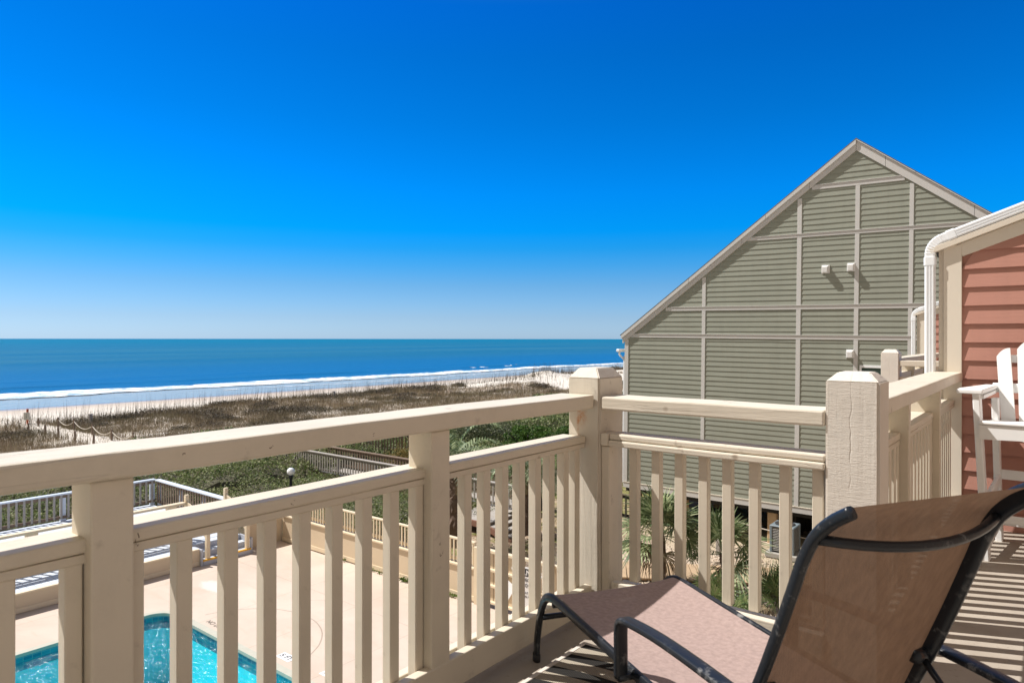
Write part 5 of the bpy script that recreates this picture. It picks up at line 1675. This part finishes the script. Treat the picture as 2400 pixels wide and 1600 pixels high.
# ================================================================== PATH POSTS WITH ROPE
def rope_post(x, y, h=1.15, rope_to=None, label='', grp=None):
    z = float(ground_h(np.array([x]), np.array([y]))[0])
    q = thing('path_post', (x, y, z), label, 'post', grp)
    bm = bmesh.new(); tube(bm, [Vector((x, y, z - .3)), Vector((x + .01, y, z + h * .5)), Vector((x, y, z + h))], .062, 9, [1.05, 1, .95]); mesh_obj('shaft', bm, brown_wood, q)
    return Vector((x, y, z + h - .12))
tops = []
for x, y in ((-55.6, 18.05), (-53.4, 18.3), (-49.4, 18.0), (-45.6, 17.7), (-42.8, 17.8), (-39.8, 17.9)):
    tops.append(rope_post(x, y, .70, label='wooden post on the roped side of the sandy beach path', grp='posts along the sandy beach path'))
for x, y in ((-57.4, 17.4), (-55.1, 16.1), (-52.2, 16.2), (-50.2, 16.3), (-47.4, 16.3), (-44.8, 16.4)):
    rope_post(x, y, .60, label='bare wooden post on the near side of the sandy beach path', grp='posts along the near side of the beach path')
bm = bmesh.new()
for a, b in zip(tops, tops[1:]):
    tube(bm, [a.lerp(b, k / 12) - Vector((0, 0, .36 * 4 * (k / 12) * (1 - k / 12))) for k in range(13)], .024, 6)
tag(mesh_obj('path_rope', bm, rope_mat, None), 'pale rope slung in loops between the beach path posts', 'rope')
bq = big = None
r_ = thing('beach_sign', (-59.4, 17.3, -5.0), 'small white sign on an orange topped post at the beach end of the path', 'sign')
BX('post', plain('orange_post_paint', (0.42, 0.10, 0.04), .7, .2), r_, (-59.46, -59.34, 17.24, 17.36, -5.3, -3.92), bev=.01)
bm = bmesh.new(); box(bm, -.20, .20, -.02, .02, -.27, .27, bev=.01, mtx=Matrix.Translation((-59.4, 17.3, -4.45)) @ Matrix.Rotation(R(50), 4, 'Z') @ Matrix.Translation((0, -.13, 0))); mesh_obj('board', bm, plain('sun_bleached_sign', (.55, .54, .48), .6, .12, 3), r_)
for (x, y, l) in ((-57.4, 20.8, 'weathered box post half hidden in the dune grass'), (-62.0, 46.7, 'lone grey post standing at the top of the beach')):
    z = float(ground_h(np.array([x]), np.array([y]))[0])
    q = thing('dune_post', (x, y, z), l, 'post')
    bm = bmesh.new(); box(bm, x - .12, x + .12, y - .12, y + .12, z - .2, z + .75, bev=.02); box(bm, x - .14, x + .14, y - .14, y + .14, z + .751, z + .79, bev=.015); mesh_obj('shaft', bm, grey_wood, q)

# ================================================================== PLANK PATH, BOLLARDS, ROPE IN THE YARD
r_ = thing('plank_path', (-6.5, 18.2, GZ), 'weathered plank walkway on the sand beside the green house', 'path')
bm = bmesh.new()
pa, pb = Vector((-9.6, 15.2)), Vector((-3.0, 21.8 - 2.6))
for k in range(48):
    p = pa.lerp(pb, k / 47); an = math.atan2(pb.y - pa.y, pb.x - pa.x)
    box(bm, -.074, .074, -.62, .62, GZ - .02, GZ + .03, bev=.004, mtx=Matrix.Translation((p.x, p.y, rnd.uniform(-.004, .004))) @ Matrix.Rotation(an + rnd.uniform(-.01, .01), 4, 'Z'))
mesh_obj('planks', bm, plain('tan_planks', (0.42, 0.30, 0.19), .8, .25, 6, .3, 30), r_)
bols = []
for (x, y, lab) in ((-7.35, 18.6, 'short grey bollard between the plank path and the stilts'), (-10.6, 17.9, 'grey bollard with dark top left of the fan palm'), (-4.9, 19.6, 'short bollard near the air conditioner')):
    q = thing('bollard', (x, y, GZ), lab, 'bollard')
    bm = bmesh.new(); box(bm, x - .06, x + .06, y - .06, y + .06, GZ - .1, GZ + .72, bev=.012); mesh_obj('shaft', bm, grey_wood, q)
    bm = bmesh.new(); box(bm, x - .066, x + .066, y - .066, y + .066, GZ + .721, GZ + .75, bev=.01); mesh_obj('cap', bm, dark_under, q)
bm = bmesh.new()
A, B_ = Vector((-8.0, 20.05, -4.05)), Vector((-2.6, 20.25, -4.15))
tube(bm, [A.lerp(B_, k / 16) - Vector((0, 0, .22 * 4 * (k / 16) * (1 - k / 16))) for k in range(17)], .016, 6)
tag(mesh_obj('yard_rope', bm, rope_mat, None), 'pale rope strung along the stilts of the green house', 'rope')
# cut log on the sand
bm = bmesh.new(); tube(bm, smooth_path([Vector((-8.2, 14.3, GZ + .02)), Vector((-7.2, 14.0, GZ + .07)), Vector((-6.2, 14.2, GZ + .03))], 4), .09, 10)
tag(mesh_obj('driftwood_log', bm, plain('pale_driftwood', (.42, .37, .31), .9, .25, 4, .6, 14), None, smooth=True), 'pale driftwood log lying on the sand under the fan palm', 'log')

# ================================================================== PALMS
def fan_leaf(V, c, d, up, r_, n=26, droop=.25, wd=.032):
    """one fan leaf: n narrow leaflets radiating from c, spread across a plane spanned by d and side"""
    d = d / np.linalg.norm(d)
    side = np.cross(d, up); side /= np.linalg.norm(side)
    nn = np.cross(side, d)
    for k in range(n):
        a = (k / (n - 1) - .5) * 2 * 1.95 + rng.normal() * .02
        dirv = d * math.cos(a) + side * math.sin(a)
        L = r_ * (1 - .18 * abs(a) / 1.95) * rng.uniform(.88, 1.08)
        wv = np.cross(dirv, nn); wv /= np.linalg.norm(wv)
        dr = droop * rng.uniform(.5, 1.5)
        p0 = c + dirv * .02; p1 = c + dirv * L * .55 + nn * .03 - np.array([0, 0, dr * L * .12]); p2 = c + dirv * L - np.array([0, 0, dr * L * .55])
        w0, w1 = wd * .35 * r_, wd * r_
        V.append([p0 - wv * w0, p0 + wv * w0, p1 + wv * w1, p1 - wv * w1])
        V.append([p1 - wv * w1, p1 + wv * w1, p2 + wv * .003, p2 - wv * .003])
def petiole(V, a, b, w_=.012):
    d = b - a; s_ = np.cross(d, [0, 0, 1.0]); s_ /= (np.linalg.norm(s_) + 1e-6)
    u = np.cross(s_, d); u /= np.linalg.norm(u)
    for v in (s_, u): V.append([a - v * w_, a + v * w_, b + v * w_ * .6, b - v * w_ * .6])
fan_mat = leaf_mat('fan_palm_leaflets', [(.08, .12, .05), (.18, .24, .11), (.34, .39, .20), (.52, .54, .32)], .5, .25, .25, 1.5)
dead_mat = leaf_mat('dead_palm_leaves', [(.22, .15, .09), (.36, .27, .17), (.45, .36, .25)], .8, .1, .15, 1.5)
yel_mat = leaf_mat('yellowing_palm_leaf', [(.40, .22, .02), (.32, .24, .05)], .6, .2, .2)
def fan_palm(name, x, y, zc, ncrown, rad, stemL, label, trunk_r=.09, dead=6, lean=(0, 0), zbase=None):
    z0 = GZ if zbase is None else zbase
    q = thing(name, (x, y, z0), label, 'palm')
    bm = bmesh.new(); tube(bm, smooth_path([Vector((x, y, z0 - .1)), Vector((x + .03, y + .02, (z0 + zc) / 2)), Vector((x + lean[0], y + lean[1], zc))], 6), trunk_r, 10)
    for v in bm.verts: v.co += Vector((mn.noise(v.co * 9), mn.noise(v.co * 9 + Vector((5, 0, 0))), 0)) * .035
    mesh_obj('trunk', bm, bark, q)
    V = []
    top = np.array([x + lean[0], y + lean[1], zc])
    for k in range(ncrown):
        az = k * 2.399 + rng.normal() * .2; el = rng.uniform(-.35, 1.35)
        dv = np.array([math.cos(az) * math.cos(el), math.sin(az) * math.cos(el), math.sin(el)])
        L = stemL * rng.uniform(.7, 1.15)
        b = top + dv * L + np.array([0, 0, -.12 * L * math.cos(el)])
        petiole(V, top, b)
        dd = dv + np.array([0, 0, -.25])
        fan_leaf(V, b, dd, np.array([rng.normal() * .3, rng.normal() * .3, 1.0]), rad * rng.uniform(.85, 1.1), 26, .30)
    o_ = raw_mesh('crown', np.array(V).reshape(-1, 3) - np.array(q.location), 4, fan_mat); o_.parent = q
    V = []
    for k in range(dead):
        az = rng.uniform(0, 2 * PI)
        dv = np.array([math.cos(az) * .6, math.sin(az) * .6, -.75])
        b = top + dv * stemL * .7
        petiole(V, top, b); fan_leaf(V, b, dv, np.array([dv[0], dv[1], 1.0]), rad * .7, 16, .9)
    if V:
        o_ = raw_mesh('dead_leaves', np.array(V).reshape(-1, 3) - np.array(q.location), 4, dead_mat); o_.parent = q
    return q
fan_palm('fan_palm', -7.35, 15.0, -3.42, 30, .74, .68, 'fan palm with spiky grey green leaves right below the short railing', dead=5)
fan_palm('fan_palm', -6.05, 15.6, -3.75, 16, .70, .58, 'smaller fan palm just right of the larger one', dead=2, trunk_r=.08)
def palmetto(x, y, n, rad, st, label, dead=5, yellow=0, mat=fan_mat):
    q = thing('palmetto', (x, y, GZ), label, 'palmetto', )
    V = []
    for k in range(n):
        az = k * 2.399; el = rng.uniform(.3, 1.4)
        dv = np.array([math.cos(az) * math.cos(el), math.sin(az) * math.cos(el), math.sin(el)])
        b0 = np.array([x + rng.normal() * .15, y + rng.normal() * .15, GZ + .05])
        b = b0 + dv * st * rng.uniform(.5, 1.15)
        petiole(V, b0, b); fan_leaf(V, b, dv, np.array([rng.normal() * .3, rng.normal() * .3, 1.]), rad * rng.uniform(.8, 1.1), 20, .25)
    o_ = raw_mesh('leaves', np.array(V).reshape(-1, 3) - np.array(q.location), 4, mat); o_.parent = q
    V = []
    for k in range(dead):
        az = rng.uniform(0, 2 * PI); dv = np.array([math.cos(az), math.sin(az), .1]); b0 = np.array([x, y, GZ + .1]); b = b0 + dv * st * .7
        petiole(V, b0, b); fan_leaf(V, b, dv + np.array([0, 0, -.3]), np.array([0, 0, 1.]), rad * .8, 16, .7)
    if V: o_ = raw_mesh('dead_leaves', np.array(V).reshape(-1, 3) - np.array(q.location), 4, dead_mat); o_.parent = q
    return q
pal_mat = leaf_mat('palmetto_leaflets', [(.04, .08, .02), (.09, .14, .04), (.17, .21, .07), (.22, .22, .10)], .45, .35, .25, 1.5)
palmetto(-5.6, 14.0, 14, .50, .75, 'green palmetto with brown dead fronds under the right end of the short railing', 9, mat=pal_mat)
palmetto(-4.9, 13.1, 12, .48, .6, 'low dense palmetto closest to the house wall below', 8, mat=pal_mat)
palmetto(-6.6, 13.2, 9, .42, .5, 'low palmetto with yellowing leaf in front of the fan palm', 6, mat=pal_mat)
palmetto(-4.6, 15.6, 12, .45, .8, 'upright palmetto beside the plank path', 5, mat=pal_mat)
palmetto(-10.6, 17.0, 10, .5, .7, 'palmetto left of the plank path seen by the corner post', 4, mat=pal_mat)
V = []
fan_leaf(V, np.array([-6.15, 15.0, GZ + .35]), np.array([.5, -.6, .1]), np.array([0, 0, 1.]), .45, 18, .5)
o_ = raw_mesh('yellow_palm_leaf', np.array(V).reshape(-1, 3), 4, yel_mat); tag(o_, 'orange yellow dying palm leaf low beside the fan palm', 'leaf')
# strap-leaf grass tuft
n = 420
az = rng.uniform(0, 2 * PI, n); rr = np.abs(rng.normal(size=n)) * .28
P = np.stack([-5.15 + rr * np.cos(az), 16.6 + rr * np.sin(az) * .8, np.full(n, GZ)], 1)
o_ = raw_mesh('yucca_tuft', blades(P, np.full(n, .62), np.full(n, .035), .28), 3, leaf_mat('yucca_blades', [(.05, .11, .04), (.12, .20, .08), (.22, .28, .13)], .5, .3, .2))
tag(o_, 'tuft of upright blue green blades in front of the plank path', 'plant')

# feather palm (drooping fronds) beyond the pool fence
def feather_palm(x, y, z0, zc, n, L0, label, trunk_r=.17):
    q = thing('feather_palm', (x, y, z0), label, 'palm')
    bm = bmesh.new(); tube(bm, smooth_path([Vector((x, y, z0 - .1)), Vector((x + .06, y, (z0 + zc) / 2)), Vector((x, y, zc))], 10), trunk_r, 12)
    for v in bm.verts: v.co += Vector((mn.noise(v.co * 7), mn.noise(v.co * 7 + Vector((5, 0, 0))), 0)) * .10
    mesh_obj('trunk', bm, bark, q)
    def fronds(nm, n, L0, els, mat, lw, ll):
        V = []
        for k in range(n):
            az = k * 2.399 + rng.normal() * .15; el = rng.uniform(*els)
            L = L0 * rng.uniform(.8, 1.15)
            h = np.array([math.cos(az), math.sin(az), 0.0])
            prev = None
            pts = []
            for j in range(24):
                t = j / 23
                ang = el - t * t * 2.1
                if j == 0: p = np.array([x, y, zc])
                else: p = pts[-1] + (h * math.cos(ang) + np.array([0, 0, math.sin(ang)])) * L / 23
                pts.append(p)
            sd = np.cross(h, [0, 0, 1.0])
            for j in range(23):
                V.append([pts[j] - sd * .012, pts[j] + sd * .012, pts[j + 1] + sd * .010, pts[j + 1] - sd * .010])
            for j in range(4, 24):
                t = j / 23
                tg = pts[j] - pts[j - 1]; tg /= np.linalg.norm(tg)
                un = np.cross(sd, tg)
                for s_ in (-1, 1):
                    for m_ in range(1):
                        base = pts[j] - tg * m_ * L / 46
                        ln = ll * math.sin(PI * min(1, .15 + t * .85)) ** .6 * rng.uniform(.8, 1.1)
                        dv = sd * s_ * .72 + tg * .45 + un * .28 * (-1 if un[2] < 0 else 1)
                        dv /= np.linalg.norm(dv)
                        wv = np.cross(dv, tg); wv /= np.linalg.norm(wv)
                        mid = base + dv * ln * .5
                        tip = base + dv * ln * .95 + np.array([0, 0, -.35 * ln])
                        V.append([base - tg * lw * .4, base + tg * lw * .4, mid + tg * lw * .5, mid - tg * lw * .5])
                        V.append([mid - tg * lw * .5, mid + tg * lw * .5, tip + tg * .003, tip - tg * .003])
        o_ = raw_mesh(nm, np.array(V).reshape(-1, 3) - np.array(q.location), 4, mat); o_.parent = q
    fronds('crown', n, L0, (-.1, 1.25), feather_mat, .045, .44)
    fronds('dead_fronds', 8, L0 * .62, (-.9, -.3), dead_mat, .03, .22)
    return q
feather_mat = leaf_mat('feather_palm_leaflets', [(.06, .10, .035), (.15, .21, .09), (.30, .37, .19), (.45, .50, .30)], .5, .4, .25, 1.2)
feather_palm(-13.75, 14.6, -4.8, -2.25, 17, 2.0, 'feather palm with arching grey green fronds and shaggy trunk behind the pool fence')
feather_palm(-12.9, 16.9, -4.8, -2.95, 14, 1.25, 'second shaggy palm trunk seen between the slats right of the first palm', .14)

# ================================================================== TREES / BUSHES WITH TRUNKS
def bush(name, x, y, z0, zc, rx, rz, n, mat, label, cat, leaf=.09, trunk=True, lobes=14, tr=.09, aspect=.5, lean=0.0):
    q = thing(name, (x, y, z0), label, cat)
    if trunk:
        bm = bmesh.new()
        tube(bm, smooth_path([Vector((x + lean, y, z0 - .1)), Vector((x + lean * .4, y, (z0 + zc) / 2)), Vector((x, y, zc))], 6), tr, 8, None)
        for k in range(6):
            a = k * 1.05
            tube(bm, [Vector((x + lean * .3, y, z0 + (zc - z0) * .6)), Vector((x + math.cos(a) * rx * .5, y + math.sin(a) * rx * .5, zc + .1)), Vector((x + math.cos(a) * rx * .8, y + math.sin(a) * rx * .8, zc + rz * .5))], tr * .4, 6, [1, .7, .4])
        mesh_obj('trunk', bm, dark_bark, q)
    P = []
    for k in range(lobes):
        a = rng.uniform(0, 2 * PI); rr_ = rx * math.sqrt(rng.random()) * .8
        c_ = np.array([x + rr_ * math.cos(a), y + rr_ * math.sin(a), zc + rng.uniform(-.5, .9) * rz * (1 - .5 * rr_ / rx)])
        r_ = rx * rng.uniform(.25, .42) * (1 if lobes < 40 else .55)
        m_ = n // lobes
        d = rng.normal(size=(m_, 3)); d /= np.linalg.norm(d, axis=1, keepdims=True)
        d[:, 2] *= .75
        P.append(c_ + d * (r_ * (1 - .35 * rng.random((m_, 1)) ** 2)))
    P = np.concatenate(P)
    P[:, 2] = np.maximum(P[:, 2], z0 + .05)
    o_ = raw_mesh('crown', leaf_quads(P, np.full(len(P), leaf), aspect=aspect) - np.array(q.location), 4, mat); o_.parent = q
    return q
cedar_mat = leaf_mat('bright_cedar_foliage', [(.03, .075, .01), (.06, .13, .02), (.11, .19, .035)], .6, .2, .3, 2)
yellow_bush = leaf_mat('yellow_brown_bush_leaves', [(.30, .20, .07), (.42, .29, .10), (.22, .20, .06), (.10, .13, .05)], .6, .2, .3, 2)
olive = leaf_mat('olive_wax_myrtle_leaves', [(.05, .075, .03), (.10, .13, .06), (.17, .19, .10), (.22, .21, .13)], .55, .3, .25, 2)
bush('cedar_tree', -14.7, 19.6, -4.8, -2.45, 1.05, .75, 6500, cedar_mat, 'bright green cedar with dark leaning trunk beyond the feather palm', 'tree', .085, True, 46, .13, lean=.5)
bush('cedar_tree', -15.6, 23.6, -4.8, -2.9, .9, .4, 3200, cedar_mat, 'smaller bright green cedar farther back in the scrub', 'tree', .10, True, 12, .08)
bush('yellow_bush', -22.6, 21.6, -4.8, -3.95, 1.4, .5, 6000, yellow_bush, 'yellow brown leaved bush beside the timber walkway', 'bush', .08, True, 22, .04)
bush('yellow_bush', -20.4, 20.6, -4.8, -4.15, 1.0, .4, 3600, yellow_bush, 'smaller golden bush nearer the timber walkway', 'bush', .08, True, 14, .04)
bush('wax_myrtle', -23.5, 27.0, -4.8, -3.6, 2.2, .8, 9000, olive, 'large grey green wax myrtle behind the yellow bush', 'bush', .10, True, 26, .06)
bush('wax_myrtle', -15.0, 27.5, -4.8, -3.4, 2.2, .7, 9000, olive, 'grey green wax myrtle behind the bright cedar', 'bush', .10, True, 26, .06)
bush('wax_myrtle', -18.4, 33.0, -4.8, -3.3, 2.6, .8, 9000, olive, 'far wax myrtle on the scrub edge left of the corner post', 'bush', .12, True, 26, .06)
bush('wax_myrtle', -14.9, 13.0, -4.8, -4.0, .9, .5, 4200, scrub_leaf, 'dark green bush pressed against the pool fence left of the palm', 'bush', .08, True, 14, .04)
